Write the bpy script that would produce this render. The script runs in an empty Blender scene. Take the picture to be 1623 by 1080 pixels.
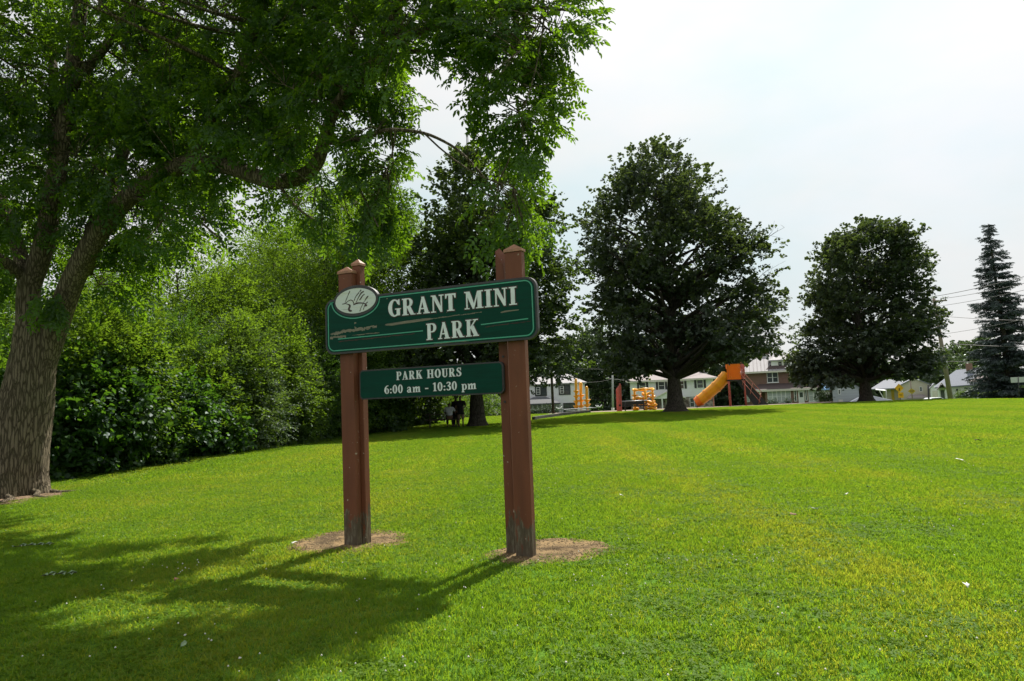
import bpy, bmesh, math, random
import numpy as np
from mathutils import Vector, Matrix
from mathutils.geometry import delaunay_2d_cdt
R_ = math.radians
SC = bpy.context.scene
COL = SC.collection

# ------------------------------------------------------------------ camera, sky, sun, exposure
FPX, CX, CY, EYE = 1082.0, 811.5, 540.0, 1.5
ROLL, PITCH = R_(2.3), math.atan(90 / 1082)
_F = np.array([0, math.cos(PITCH), math.sin(PITCH)])
_U0 = np.cross([1., 0, 0], _F)
_R = np.array([1., 0, 0]) * math.cos(ROLL) - _U0 * math.sin(ROLL)
_U = _U0 * math.cos(ROLL) + np.array([1., 0, 0]) * math.sin(ROLL)
cam_d = bpy.data.cameras.new('camera'); cam_d.lens = 24.0; cam_d.sensor_width = 36.0
cam_d.clip_end = 2000
cam = bpy.data.objects.new('camera', cam_d); COL.objects.link(cam); SC.camera = cam
M = Matrix.Identity(4)
for i in range(3):
    M[i][0] = _R[i]; M[i][1] = _U[i]; M[i][2] = -_F[i]
M[2][3] = EYE
cam.matrix_world = M

SUN_EL, SUN_AZ = R_(54), R_(30.2)            # azimuth clockwise from +Y
w = bpy.data.worlds.new("World"); SC.world = w; w.use_nodes = True
nt = w.node_tree; nt.nodes.clear()
def N(nt, t, **k):
    n = nt.nodes.new(t)
    for a, b in k.items():
        if a == 'inp':
            for i, v in b.items(): n.inputs[i].default_value = v
        else: setattr(n, a, b)
    return n
out = N(nt, 'ShaderNodeOutputWorld'); bg = N(nt, 'ShaderNodeBackground', inp={1: 0.1})
sky = N(nt, 'ShaderNodeTexSky', sky_type='NISHITA', sun_disc=False, sun_elevation=SUN_EL,
        sun_rotation=SUN_AZ, altitude=100, air_density=1.0, dust_density=2.5, ozone_density=1.0)
tc = N(nt, 'ShaderNodeTexCoord')
mp = N(nt, 'ShaderNodeMapping', inp={3: (1.3, 1.3, 2.6)})
ns = N(nt, 'ShaderNodeTexNoise', inp={'Scale': 1.7, 'Detail': 7.0, 'Roughness': 0.62, 'Distortion': 0.4})
rp = N(nt, 'ShaderNodeMapRange', inp={1: 0.36, 2: 0.60, 3: 0.86, 4: 0.99})
mx = N(nt, 'ShaderNodeMix', data_type='RGBA')
L = nt.links.new
tn = N(nt, 'ShaderNodeTexNoise', inp={'Scale': 1.1, 'Detail': 5.0, 'Roughness': .55}); L(mp.outputs[0], tn.inputs[0])
tr_ = N(nt, 'ShaderNodeMapRange', inp={1: .49, 2: .68}); L(tn.outputs[0], tr_.inputs[0])
cl = N(nt, 'ShaderNodeMix', data_type='RGBA'); cl.inputs[6].default_value = (5.45, 5.42, 5.38, 1); cl.inputs[7].default_value = (4.45, 5.2, 5.35, 1); L(tr_.outputs[0], cl.inputs[0])
nv = N(nt, 'ShaderNodeVectorMath', operation='NORMALIZE'); L(tc.outputs['Generated'], nv.inputs[0])
dt = N(nt, 'ShaderNodeVectorMath', operation='DOT_PRODUCT'); L(nv.outputs[0], dt.inputs[0]); dt.inputs[1].default_value = (math.sin(SUN_AZ)*math.cos(SUN_EL), math.cos(SUN_AZ)*math.cos(SUN_EL), math.sin(SUN_EL))
dm = N(nt, 'ShaderNodeMath', operation='MAXIMUM', inp={1: 0.0}); L(dt.outputs[1], dm.inputs[0])
pw = N(nt, 'ShaderNodeMath', operation='POWER', inp={1: 5.0}); L(dm.outputs[0], pw.inputs[0])
gl = N(nt, 'ShaderNodeMath', operation='MULTIPLY_ADD', inp={1: .55, 2: .90}); L(pw.outputs[0], gl.inputs[0])
vs_ = N(nt, 'ShaderNodeVectorMath', operation='SCALE'); L(cl.outputs[2], vs_.inputs[0]); L(gl.outputs[0], vs_.inputs[3]); L(vs_.outputs[0], mx.inputs[7])
L(tc.outputs['Generated'], mp.inputs[0]); L(mp.outputs[0], ns.inputs[0]); L(ns.outputs[0], rp.inputs[0])
L(rp.outputs[0], mx.inputs[0]); L(sky.outputs[0], mx.inputs[6]); L(mx.outputs[2], bg.inputs[0])
L(bg.outputs[0], out.inputs[0])
sd = bpy.data.lights.new('sun', 'SUN'); sd.energy = 5.0; sd.angle = R_(0.53); sd.color = (1.0, 0.95, 0.86)
sun = bpy.data.objects.new('sun', sd); COL.objects.link(sun)
_sv = Vector((math.sin(SUN_AZ) * math.cos(SUN_EL), math.cos(SUN_AZ) * math.cos(SUN_EL), math.sin(SUN_EL)))
sun.rotation_euler = _sv.to_track_quat('Z', 'Y').to_euler()
SC.view_settings.view_transform = 'Standard'; SC.view_settings.look = 'None'
SC.view_settings.exposure = 0.70; SC.view_settings.gamma = 1.0
SC.cycles.max_bounces = 8; SC.cycles.diffuse_bounces = 4; SC.cycles.transmission_bounces = 5
SC.cycles.use_denoising = True

# ------------------------------------------------------------------ measuring helpers
def ray(x, y):
    d = _F + _R * (x - CX) / FPX - _U * (y - CY) / FPX
    return d / d[1]
def at(x, y, Y):
    return np.array([0, 0, EYE]) + ray(x, y) * Y
def gnd(x, y):
    d = ray(x, y); t = -EYE / d[2]
    return np.array([0, 0, EYE]) + d * t
def smooth(t):
    t = np.clip(t, 0, 1); return t * t * (3 - 2 * t)
def gz(x, y):
    x = np.asarray(x, float); y = np.asarray(y, float)
    yy = np.minimum(y, 125)
    z = -0.02 * np.maximum(0, yy - 55) - 0.016 * np.maximum(0, yy - 75)
    z = z - 0.03 * np.clip(y - 43, 0, 40) * smooth((x - 33) / 8)
    z = z + 0.03 * np.sin(x * .31 + 1.3) * np.sin(y * .23) * smooth((y - 4) / 10)
    return z
def G(x, y): return float(gz(x, y))

# ------------------------------------------------------------------ scene helpers
def tag(o, label=None, cat=None, group=None, kind=None):
    if label: o['label'] = label
    if cat: o['category'] = cat
    if group: o['group'] = group
    if kind: o['kind'] = kind
    return o
def empty(name, loc, rz=0, label=None, cat=None, group=None):
    o = bpy.data.objects.new(name, None); COL.objects.link(o)
    o.location = loc; o.rotation_euler = (0, 0, rz); o.empty_display_size = .3
    return tag(o, label, cat, group)
def np_mesh(name, verts, faces, mat=None, parent=None, rnd=None, shade=False, link=True):
    """faces: int array (n,k)"""
    verts = np.asarray(verts, np.float32); faces = np.asarray(faces, np.int32)
    me = bpy.data.meshes.new(name)
    me.vertices.add(len(verts)); me.vertices.foreach_set('co', verts.ravel())
    k = faces.shape[1]
    me.loops.add(faces.size); me.loops.foreach_set('vertex_index', faces.ravel())
    me.polygons.add(len(faces)); me.polygons.foreach_set('loop_start', np.arange(len(faces), dtype=np.int32) * k)
    me.polygons.foreach_set('loop_total', np.full(len(faces), k, np.int32))
    if shade: me.polygons.foreach_set('use_smooth', np.ones(len(faces), bool))
    if rnd is not None:
        a = me.attributes.new('rnd', 'FLOAT', 'FACE'); a.data.foreach_set('value', np.asarray(rnd, np.float32))
    me.update(calc_edges=True); me.validate()
    if mat: me.materials.append(mat)
    o = bpy.data.objects.new(name, me)
    if link: COL.objects.link(o)
    if parent: o.parent = parent
    return o
class MB:
    """collects polygons, builds ONE mesh object"""
    def __init__(s): s.v = []; s.f = []; s.sm = []
    def add(s, vs, fs, sm=False):
        b = len(s.v); s.v += [tuple(map(float, v)) for v in vs]
        s.f += [tuple(i + b for i in f) for f in fs]; s.sm += [sm] * len(fs); return s
    def box(s, x0, y0, z0, x1, y1, z1):
        v = [(x0,y0,z0),(x1,y0,z0),(x1,y1,z0),(x0,y1,z0),(x0,y0,z1),(x1,y0,z1),(x1,y1,z1),(x0,y1,z1)]
        return s.add(v, [(0,3,2,1),(4,5,6,7),(0,1,5,4),(1,2,6,5),(2,3,7,6),(3,0,4,7)])
    def tube(s, pts, rad, n=8, cap=True):
        pts = [Vector(p) for p in pts]
        if not hasattr(rad, '__len__'): rad = [rad] * len(pts)
        ref = None; vs = []; fs = []
        for i, p in enumerate(pts):
            t = (pts[min(i+1, len(pts)-1)] - pts[max(i-1, 0)])
            t = t.normalized() if t.length > 1e-9 else Vector((0, 0, 1))
            if ref is None: ref = Vector((1, 0, 0)) if abs(t.x) < .8 else Vector((0, 1, 0))
            a = t.cross(ref).normalized(); b = t.cross(a).normalized(); ref = a.cross(t)
            for k in range(n):
                an = 2 * math.pi * k / n
                vs.append(p + (a * math.cos(an) + b * math.sin(an)) * rad[i])
        for i in range(len(pts) - 1):
            for k in range(n):
                fs.append((i*n+k, i*n+(k+1) % n, (i+1)*n+(k+1) % n, (i+1)*n+k))
        s.add(vs, fs, True)
        if cap:
            b = len(s.v) - len(vs)
            s.f.append(tuple(b + k for k in range(n))[::-1]); s.sm.append(False)
            s.f.append(tuple(b + (len(pts)-1)*n + k for k in range(n))); s.sm.append(False)
        return s
    def prism(s, poly, d, z0=0.0, axis='y'):
        """poly in (x,z); extruded along y from z0 to z0+d"""
        n = len(poly)
        v = [(p[0], z0, p[1]) for p in poly] + [(p[0], z0 + d, p[1]) for p in poly]
        f = [tuple(range(n)), tuple(range(2*n-1, n-1, -1))] + [(i, n+i, n+(i+1) % n, (i+1) % n) for i in range(n)]
        return s.add(v, f)
    def build(s, name, mat, parent=None, bevel=0, recalc=True):
        me = bpy.data.meshes.new(name); me.from_pydata(s.v, [], s.f)
        me.polygons.foreach_set('use_smooth', s.sm)
        if recalc:
            bm = bmesh.new(); bm.from_mesh(me); bmesh.ops.recalc_face_normals(bm, faces=bm.faces); bm.to_mesh(me); bm.free()
        me.materials.append(mat); me.update()
        o = bpy.data.objects.new(name, me); COL.objects.link(o)
        if parent: o.parent = parent
        if bevel:
            m = o.modifiers.new('bevel', 'BEVEL'); m.width = bevel; m.segments = 2; m.limit_method = 'ANGLE'
        return o
def copy_tree(o, parent=None):
    c = o.copy(); COL.objects.link(c); c.parent = parent
    for ch in o.children: copy_tree(ch, c)
    return c

# ------------------------------------------------------------------ materials
MATS = {}
def newmat(name):
    m = bpy.data.materials.new(name); m.use_nodes = True; m.node_tree.nodes.clear(); MATS[name] = m
    return m, m.node_tree, m.node_tree.links.new
def ramp(nt, stops):
    r = nt.nodes.new('ShaderNodeValToRGB'); e = r.color_ramp.elements
    while len(e) < len(stops): e.new(.5)
    for i, (p, c) in enumerate(stops): e[i].position = p; e[i].color = (*c, 1)
    return r
def plain(name, c1, c2=None, rough=.6, scale=6, bump=0.0, metallic=0, bscale=None, detail=5, stretch=(1,1,1), spec=.5, lo=.35, hi=.65):
    m, nt, L = newmat(name)
    o = N(nt, 'ShaderNodeOutputMaterial'); b = N(nt, 'ShaderNodeBsdfPrincipled', inp={'Roughness': rough, 'Metallic': metallic, 'Specular IOR Level': spec})
    t = N(nt, 'ShaderNodeTexCoord'); mp = N(nt, 'ShaderNodeMapping', inp={3: stretch})
    n = N(nt, 'ShaderNodeTexNoise', inp={'Scale': scale, 'Detail': detail, 'Roughness': .6})
    r = ramp(nt, [(lo, c1), (hi, c2 or tuple(x * .75 for x in c1))])
    L(t.outputs['Object'], mp.inputs[0]); L(mp.outputs[0], n.inputs[0]); L(n.outputs[0], r.inputs[0])
    L(r.outputs[0], b.inputs['Base Color']); L(b.outputs[0], o.inputs[0])
    if bump:
        n2 = N(nt, 'ShaderNodeTexNoise', inp={'Scale': bscale or scale * 3, 'Detail': 4.0})
        bp = N(nt, 'ShaderNodeBump', inp={'Strength': bump, 'Distance': .02})
        L(mp.outputs[0], n2.inputs[0]); L(n2.outputs[0], bp.inputs['Height']); L(bp.outputs[0], b.inputs['Normal'])
    return m
def leafmat(name, dif, dif2, tra, tmix=.42, gloss=.07, grough=.35, world_var=0.5, wscale=.35):
    """thin leaf: diffuse + translucent + a little gloss; colour varies leaf by leaf and limb by limb"""
    m, nt, L = newmat(name)
    o = N(nt, 'ShaderNodeOutputMaterial')
    at_ = N(nt, 'ShaderNodeAttribute', attribute_name='rnd')
    geo = N(nt, 'ShaderNodeNewGeometry')
    no = N(nt, 'ShaderNodeTexNoise', inp={'Scale': wscale, 'Detail': 3.0})
    L(geo.outputs['Position'], no.inputs[0])
    ma = N(nt, 'ShaderNodeMath', operation='MULTIPLY_ADD', inp={1: world_var * 2, 2: -world_var})
    L(no.outputs[0], ma.inputs[0])
    ad = N(nt, 'ShaderNodeMath', operation='ADD', use_clamp=True); L(at_.outputs['Fac'], ad.inputs[0]); L(ma.outputs[0], ad.inputs[1])
    r = ramp(nt, [(0.0, dif), (1.0, dif2)]); L(ad.outputs[0], r.inputs[0])
    d = N(nt, 'ShaderNodeBsdfDiffuse'); t = N(nt, 'ShaderNodeBsdfTranslucent'); g = N(nt, 'ShaderNodeBsdfGlossy', inp={'Roughness': grough})
    g.inputs[0].default_value = (.8, .85, .9, 1)
    r2 = ramp(nt, [(0.0, tuple(x * .7 for x in tra)), (1.0, tra)]); L(ad.outputs[0], r2.inputs[0]); L(r2.outputs[0], t.inputs[0])
    L(r.outputs[0], d.inputs[0])
    m1 = N(nt, 'ShaderNodeMixShader', inp={0: tmix}); m2 = N(nt, 'ShaderNodeMixShader', inp={0: gloss})
    L(d.outputs[0], m1.inputs[1]); L(t.outputs[0], m1.inputs[2]); L(m1.outputs[0], m2.inputs[1]); L(g.outputs[0], m2.inputs[2])
    L(m2.outputs[0], o.inputs[0])
    return m
leafmat('leaf_ash', (.018, .046, .007), (.044, .092, .010), (.23, .43, .012), tmix=.44, gloss=.025, grough=.5)
leafmat('leaf_maple', (.034, .052, .034), (.058, .078, .042), (.13, .19, .03), tmix=.29, gloss=.05, grough=.5)
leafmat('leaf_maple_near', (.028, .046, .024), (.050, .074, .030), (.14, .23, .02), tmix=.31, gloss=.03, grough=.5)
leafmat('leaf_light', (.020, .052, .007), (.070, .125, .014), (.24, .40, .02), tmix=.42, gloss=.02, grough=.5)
leafmat('leaf_shrub', (.012, .036, .008), (.045, .088, .016), (.14, .29, .02), tmix=.36, gloss=.03, grough=.5)
leafmat('leaf_grey_shrub', (.026, .050, .020), (.085, .12, .048), (.18, .28, .05), tmix=.36, gloss=.035, grough=.5)
leafmat('leaf_vine', (.010, .036, .007), (.038, .09, .013), (.13, .30, .015), tmix=.38, gloss=.03, grough=.5)
leafmat('leaf_far', (.05, .085, .035), (.085, .12, .05), (.14, .22, .06), tmix=.3, gloss=.03)
leafmat('leaf_far_dark', (.025, .045, .025), (.05, .075, .03), (.08, .13, .04), tmix=.25, gloss=.03)
leafmat('leaf_spruce', (.032, .050, .048), (.062, .086, .080), (.03, .05, .03), tmix=.10, gloss=.05, grough=.5)
leafmat('leaf_hedge', (.05, .09, .02), (.09, .14, .03), (.16, .26, .04), tmix=.3, gloss=.03)

def bark(name, c1, c2, scale=1.0, moss=(.05, .06, .02), mossiness=.35, depth=.05):
    m, nt, L = newmat(name)
    o = N(nt, 'ShaderNodeOutputMaterial'); b = N(nt, 'ShaderNodeBsdfPrincipled', inp={'Roughness': .9, 'Specular IOR Level': .2})
    t = N(nt, 'ShaderNodeTexCoord'); mp = N(nt, 'ShaderNodeMapping', inp={3: (9 * scale, 9 * scale, 1.15 * scale)}); L(t.outputs['Object'], mp.inputs[0])
    n0 = N(nt, 'ShaderNodeTexNoise', inp={'Scale': 1.5, 'Detail': 4.0}); L(mp.outputs[0], n0.inputs[0])
    ad = N(nt, 'ShaderNodeMix', data_type='VECTOR', inp={0: .42}); L(mp.outputs[0], ad.inputs[4]); L(n0.outputs[1], ad.inputs[5])
    v = N(nt, 'ShaderNodeTexVoronoi', feature='DISTANCE_TO_EDGE', inp={'Scale': 1.9, 'Randomness': 1.0}); L(ad.outputs[1], v.inputs[0])
    n1 = N(nt, 'ShaderNodeTexNoise', inp={'Scale': 3.0, 'Detail': 8.0, 'Roughness': .7}); L(mp.outputs[0], n1.inputs[0])
    sm_ = N(nt, 'ShaderNodeMapRange', inp={1: 0.0, 2: .17, 3: 0.12, 4: 1}); L(v.outputs[0], sm_.inputs[0])
    mu = N(nt, 'ShaderNodeMath', operation='MULTIPLY_ADD', inp={1: .45}); sc_ = N(nt, 'ShaderNodeMath', operation='MULTIPLY', inp={1: .62}); L(sm_.outputs[0], sc_.inputs[0]); L(n1.outputs[0], mu.inputs[0]); L(sc_.outputs[0], mu.inputs[2])
    r = ramp(nt, [(.22, tuple(x * .38 for x in c1)), (.62, c1), (.90, c2)]); L(mu.outputs[0], r.inputs[0])
    n2 = N(nt, 'ShaderNodeTexNoise', inp={'Scale': 1.3, 'Detail': 5.0}); L(t.outputs['Object'], n2.inputs[0])
    mr = N(nt, 'ShaderNodeMapRange', inp={1: .5, 2: .75, 3: 0, 4: mossiness}); L(n2.outputs[0], mr.inputs[0])
    mx = N(nt, 'ShaderNodeMix', data_type='RGBA'); mx.inputs[7].default_value = (*moss, 1)
    L(mr.outputs[0], mx.inputs[0]); L(r.outputs[0], mx.inputs[6]); L(mx.outputs[2], b.inputs['Base Color'])
    bp = N(nt, 'ShaderNodeBump', inp={'Strength': 1.0, 'Distance': depth}); L(mu.outputs[0], bp.inputs['Height']); L(bp.outputs[0], b.inputs['Normal'])
    L(b.outputs[0], o.inputs[0])
    return m
bark('bark_ash', (.115, .092, .060), (.195, .158, .108), scale=2.1, mossiness=.55, depth=.035)
bark('bark_maple', (.05, .042, .035), (.10, .085, .07), scale=1.7, depth=.03)
bark('bark_twig', (.055, .045, .03), (.10, .08, .06), scale=2, depth=.01)

def lawnmat(name, blade):
    m, nt, L = newmat(name)
    o = N(nt, 'ShaderNodeOutputMaterial'); geo = N(nt, 'ShaderNodeNewGeometry')
    at_ = N(nt, 'ShaderNodeAttribute', attribute_name='rnd')
    sx = N(nt, 'ShaderNodeMapping', inp={3: (1, 1, 0)}); L(geo.outputs['Position'], sx.inputs[0])
    n1 = N(nt, 'ShaderNodeTexNoise', inp={'Scale': .55, 'Detail': 5.0, 'Roughness': .6}); L(sx.outputs[0], n1.inputs[0])
    n2 = N(nt, 'ShaderNodeTexNoise', inp={'Scale': 4.5, 'Detail': 3.0}); L(sx.outputs[0], n2.inputs[0])
    mp = N(nt, 'ShaderNodeMapping', inp={2: (0, 0, R_(-24)), 3: (1, .05, 0)}); L(geo.outputs['Position'], mp.inputs[0])
    n3 = N(nt, 'ShaderNodeTexNoise', inp={'Scale': .5, 'Detail': 2.0}); L(mp.outputs[0], n3.inputs[0])   # mower passes
    a = N(nt, 'ShaderNodeMath', operation='MULTIPLY_ADD', inp={1: .46, 2: .07}); L(n1.outputs[0], a.inputs[0])
    b_ = N(nt, 'ShaderNodeMath', operation='MULTIPLY_ADD', inp={1: .35}); L(n2.outputs[0], b_.inputs[0]); L(a.outputs[0], b_.inputs[2])
    b2 = N(nt, 'ShaderNodeMath', operation='MULTIPLY_ADD', inp={1: .62}); L(n3.outputs[0], b2.inputs[0]); L(b_.outputs[0], b2.inputs[2])
    c = N(nt, 'ShaderNodeMath', operation='MULTIPLY_ADD', inp={1: .30 if blade else 0.0}); L(at_.outputs['Fac'], c.inputs[0]); L(b2.outputs[0], c.inputs[2])
    off = .0 if blade else .15
    r = ramp(nt, [(.50 - off, (.056, .134, .011)), (.84 - off, (.074, .162, .014)), (1.16 - off, (.092, .178, .018)), (1.2 - off, (.125, .185, .025))])
    r.color_ramp.elements[3].position = min(1, 1.2 - off)
    L(c.outputs[0], r.inputs[0])
    if blade:
        d = N(nt, 'ShaderNodeBsdfDiffuse'); t = N(nt, 'ShaderNodeBsdfTranslucent'); g = N(nt, 'ShaderNodeBsdfGlossy', inp={'Roughness': .38})
        g.inputs[0].default_value = (.9, .95, .8, 1)
        br = N(nt, 'ShaderNodeMix', data_type='RGBA', blend_type='MULTIPLY', inp={0: 1.0}); br.inputs[7].default_value = (3.5, 2.6, 1.2, 1)
        L(r.outputs[0], br.inputs[6]); L(br.outputs[2], t.inputs[0]); L(r.outputs[0], d.inputs[0])
        m1 = N(nt, 'ShaderNodeMixShader', inp={0: .5}); m2 = N(nt, 'ShaderNodeMixShader', inp={0: .012})
        L(d.outputs[0], m1.inputs[1]); L(t.outputs[0], m1.inputs[2]); L(m1.outputs[0], m2.inputs[1]); L(g.outputs[0], m2.inputs[2]); L(m2.outputs[0], o.inputs[0])
    else:
        d = N(nt, 'ShaderNodeBsdfPrincipled', inp={'Roughness': .95, 'Specular IOR Level': .1}); L(r.outputs[0], d.inputs['Base Color'])
        n4 = N(nt, 'ShaderNodeTexNoise', inp={'Scale': 30.0, 'Detail': 4.0}); L(geo.outputs['Position'], n4.inputs[0])
        bp = N(nt, 'ShaderNodeBump', inp={'Strength': .8, 'Distance': .05}); L(n4.outputs[0], bp.inputs['Height']); L(bp.outputs[0], d.inputs['Normal']); L(d.outputs[0], o.inputs[0])
    return m
lawnmat('lawn_ground', False); lawnmat('grass_blade', True)
leafmat('clover', (.080, .150, .009), (.115, .19, .011), (.30, .48, .010), tmix=.48, gloss=.012, grough=.6, world_var=.3)
plain('clover_flower', (.65, .62, .55), (.5, .5, .42), rough=.8)
plain('soil', (.23, .158, .080), (.085, .06, .034), rough=.95, scale=3.5, bump=.9, bscale=60, detail=12, spec=.1, lo=.42, hi=.58)
plain('mulch', (.26, .18, .12), (.10, .07, .045), rough=.95, scale=14, bump=.9, bscale=40, detail=8, spec=.1)
plain('crumb', (.27, .20, .11), (.06, .045, .026), rough=.95, scale=40, spec=.1)
plain('asphalt', (.06, .06, .06), (.045, .045, .045), rough=.9, scale=20)
plain('sign_green', (.001, .047, .031), (.002, .036, .024), rough=.6, scale=2.2, bump=.10, bscale=12, stretch=(1, 1, 10), spec=.12, detail=9)
plain('sign_rim', (.018, .018, .02), (.03, .03, .032), rough=.5, scale=12)
plain('sign_teal', (.035, .33, .20), (.05, .26, .17), rough=.45, scale=20)
plain('sign_letter', (.70, .76, .76), (.60, .66, .66), rough=.5, scale=14)
plain('letter_edge', (.035, .018, .018), (.06, .035, .032), rough=.7, scale=25)
plain('bare_wood', (.24, .22, .16), (.13, .12, .09), rough=.9, scale=18, stretch=(.3, 1, 4), bump=.4)
plain('bare_wood_red', (.075, .035, .03), (.035, .02, .018), rough=.9, scale=18, stretch=(.3, 1, 4), bump=.4)
def ovalmat():
    m, nt, L = newmat('emblem_face')
    o = N(nt, 'ShaderNodeOutputMaterial'); b = N(nt, 'ShaderNodeBsdfPrincipled', inp={'Roughness': .6})
    t = N(nt, 'ShaderNodeTexCoord'); mp = N(nt, 'ShaderNodeMapping', inp={3: (1.2, 1, 16)})
    n = N(nt, 'ShaderNodeTexNoise', inp={'Scale': 2.2, 'Detail': 6.0, 'Roughness': .6}); L(t.outputs['Object'], mp.inputs[0]); L(mp.outputs[0], n.inputs[0])
    r = ramp(nt, [(.27, (.24, .27, .15)), (.36, (.50, .54, .44)), (.46, (.56, .61, .56)), (.62, (.54, .60, .58)), (.72, (.34, .34, .28))])
    L(n.outputs[0], r.inputs[0]); L(r.outputs[0], b.inputs['Base Color']); L(b.outputs[0], o.inputs[0])
ovalmat()
def postmat():
    m, nt, L = newmat('post_paint')
    o = N(nt, 'ShaderNodeOutputMaterial'); b = N(nt, 'ShaderNodeBsdfPrincipled', inp={'Roughness': .62, 'Specular IOR Level': .35})
    t = N(nt, 'ShaderNodeTexCoord'); sp = N(nt, 'ShaderNodeSeparateXYZ'); L(t.outputs['Object'], sp.inputs[0])
    mp = N(nt, 'ShaderNodeMapping', inp={3: (3, 3, .6)}); L(t.outputs['Object'], mp.inputs[0])
    n = N(nt, 'ShaderNodeTexNoise', inp={'Scale': 3.0, 'Detail': 6.0}); L(mp.outputs[0], n.inputs[0])
    paint = ramp(nt, [(.3, (.165, .052, .023)), (.7, (.115, .036, .016))]); L(n.outputs[0], paint.inputs[0])
    n2 = N(nt, 'ShaderNodeTexNoise', inp={'Scale': 11.0, 'Detail': 6.0, 'Roughness': .65}); L(mp.outputs[0], n2.inputs[0])
    wood = ramp(nt, [(.3, (.035, .032, .020)), (.5, (.075, .066, .042)), (.66, (.17, .165, .12)), (.72, (.05, .05, .035))]); L(n2.outputs[0], wood.inputs[0])
    # bare where height < 0.42 + noise
    m3 = N(nt, 'ShaderNodeMapping', inp={3: (9, 9, 2.2)}); L(t.outputs['Object'], m3.inputs[0])
    n3 = N(nt, 'ShaderNodeTexNoise', inp={'Scale': 1.6, 'Detail': 9.0, 'Roughness': .68}); L(m3.outputs[0], n3.inputs[0])
    a = N(nt, 'ShaderNodeMath', operation='MULTIPLY_ADD', inp={1: 1.9, 2: -.62}); L(n3.outputs[0], a.inputs[0])
    s = N(nt, 'ShaderNodeMath', operation='SUBTRACT'); L(a.outputs[0], s.inputs[0]); L(sp.outputs[2], s.inputs[1])
    k = N(nt, 'ShaderNodeMapRange', inp={1: -.03, 2: .06, 3: 0, 4: .85}); L(s.outputs[0], k.inputs[0])
    mx = N(nt, 'ShaderNodeMix', data_type='RGBA'); L(k.outputs[0], mx.inputs[0]); L(paint.outputs[0], mx.inputs[6]); L(wood.outputs[0], mx.inputs[7])
    # small chips and knots anywhere
    v = N(nt, 'ShaderNodeTexNoise', inp={'Scale': 26.0, 'Detail': 3.0}); L(t.outputs['Object'], v.inputs[0])
    kk = N(nt, 'ShaderNodeMapRange', inp={1: .70, 2: .73, 3: 0, 4: .8}); L(v.outputs[0], kk.inputs[0])
    mx2 = N(nt, 'ShaderNodeMix', data_type='RGBA'); mx2.inputs[7].default_value = (.42, .36, .30, 1); L(kk.outputs[0], mx2.inputs[0]); L(mx.outputs[2], mx2.inputs[6])
    L(mx2.outputs[2], b.inputs['Base Color'])
    mg = N(nt, 'ShaderNodeMapping', inp={3: (40, 40, 1.2)}); L(t.outputs['Object'], mg.inputs[0])
    ng = N(nt, 'ShaderNodeTexNoise', inp={'Scale': 1.0, 'Detail': 4.0}); L(mg.outputs[0], ng.inputs[0])
    bp = N(nt, 'ShaderNodeBump', inp={'Strength': .35, 'Distance': .004}); L(ng.outputs[0], bp.inputs['Height']); L(bp.outputs[0], b.inputs['Normal'])
    L(b.outputs[0], o.inputs[0])
postmat()
plain('post_cap', (.36, .17, .10), (.24, .12, .075), rough=.6, scale=16)
plain('weathered_post', (.20, .15, .12), (.14, .07, .045), rough=.85, scale=10, stretch=(4, 4, .5), bump=.4)
plain('white_paint', (.72, .73, .72), (.62, .64, .64), rough=.55, scale=1.2)
plain('cream_trim', (.60, .57, .52), (.52, .49, .45), rough=.6)
plain('window_dark', (.035, .045, .05), (.06, .07, .075), rough=.12, scale=.7)
plain('window_curtain', (.45, .48, .48), (.30, .34, .35), rough=.3, scale=4, stretch=(3, 3, .3))
plain('shutter_black', (.025, .025, .03), rough=.5)
plain('roof_tan', (.30, .26, .26), (.24, .21, .21), rough=.9, scale=9)
plain('roof_grey', (.21, .22, .25), (.15, .16, .19), rough=.9, scale=9)
plain('roof_light', (.17, .19, .235), (.13, .145, .18), rough=.85, scale=7)
plain('roof_white', (.33, .32, .33), (.26, .25, .26), rough=.85, scale=2, stretch=(3, .2, .2))
plain('roof_brown', (.085, .06, .058), (.06, .045, .045), rough=.9, scale=8)
plain('roof_dark', (.055, .06, .07), (.08, .085, .095), rough=.7, scale=8)
plain('roof_blue', (.16, .32, .55), (.12, .26, .48), rough=.9, scale=3)
plain('siding_beige', (.50, .46, .38), (.45, .41, .34), rough=.7)
plain('stone', (.30, .25, .23), (.12, .09, .08), rough=.9, scale=2.5, detail=2, lo=.42, hi=.58)
def siding(name, c, band=.13, dark=.72):
    m, nt, L = newmat(name)
    o = N(nt, 'ShaderNodeOutputMaterial'); b = N(nt, 'ShaderNodeBsdfPrincipled', inp={'Roughness': .6})
    t = N(nt, 'ShaderNodeTexCoord'); sp = N(nt, 'ShaderNodeSeparateXYZ'); L(t.outputs['Object'], sp.inputs[0])
    f = N(nt, 'ShaderNodeMath', operation='DIVIDE', inp={1: band}); L(sp.outputs[2], f.inputs[0])
    fr = N(nt, 'ShaderNodeMath', operation='FRACT'); L(f.outputs[0], fr.inputs[0])
    r = ramp(nt, [(0.0, tuple(x * dark for x in c)), (.18, c), (1.0, tuple(x * .93 for x in c))]); L(fr.outputs[0], r.inputs[0]); L(r.outputs[0], b.inputs['Base Color'])
    bp = N(nt, 'ShaderNodeBump', inp={'Strength': .6, 'Distance': .03}); L(fr.outputs[0], bp.inputs['Height']); L(bp.outputs[0], b.inputs['Normal'])
    L(b.outputs[0], o.inputs[0])
siding('siding_white', (.76, .75, .80), .22, .8); siding('siding_cream', (.60, .58, .52), .22, .82); siding('siding_grey', (.36, .39, .42), .42, .7); siding('siding_brick_low', (.20, .11, .08), .3, .8)
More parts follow.
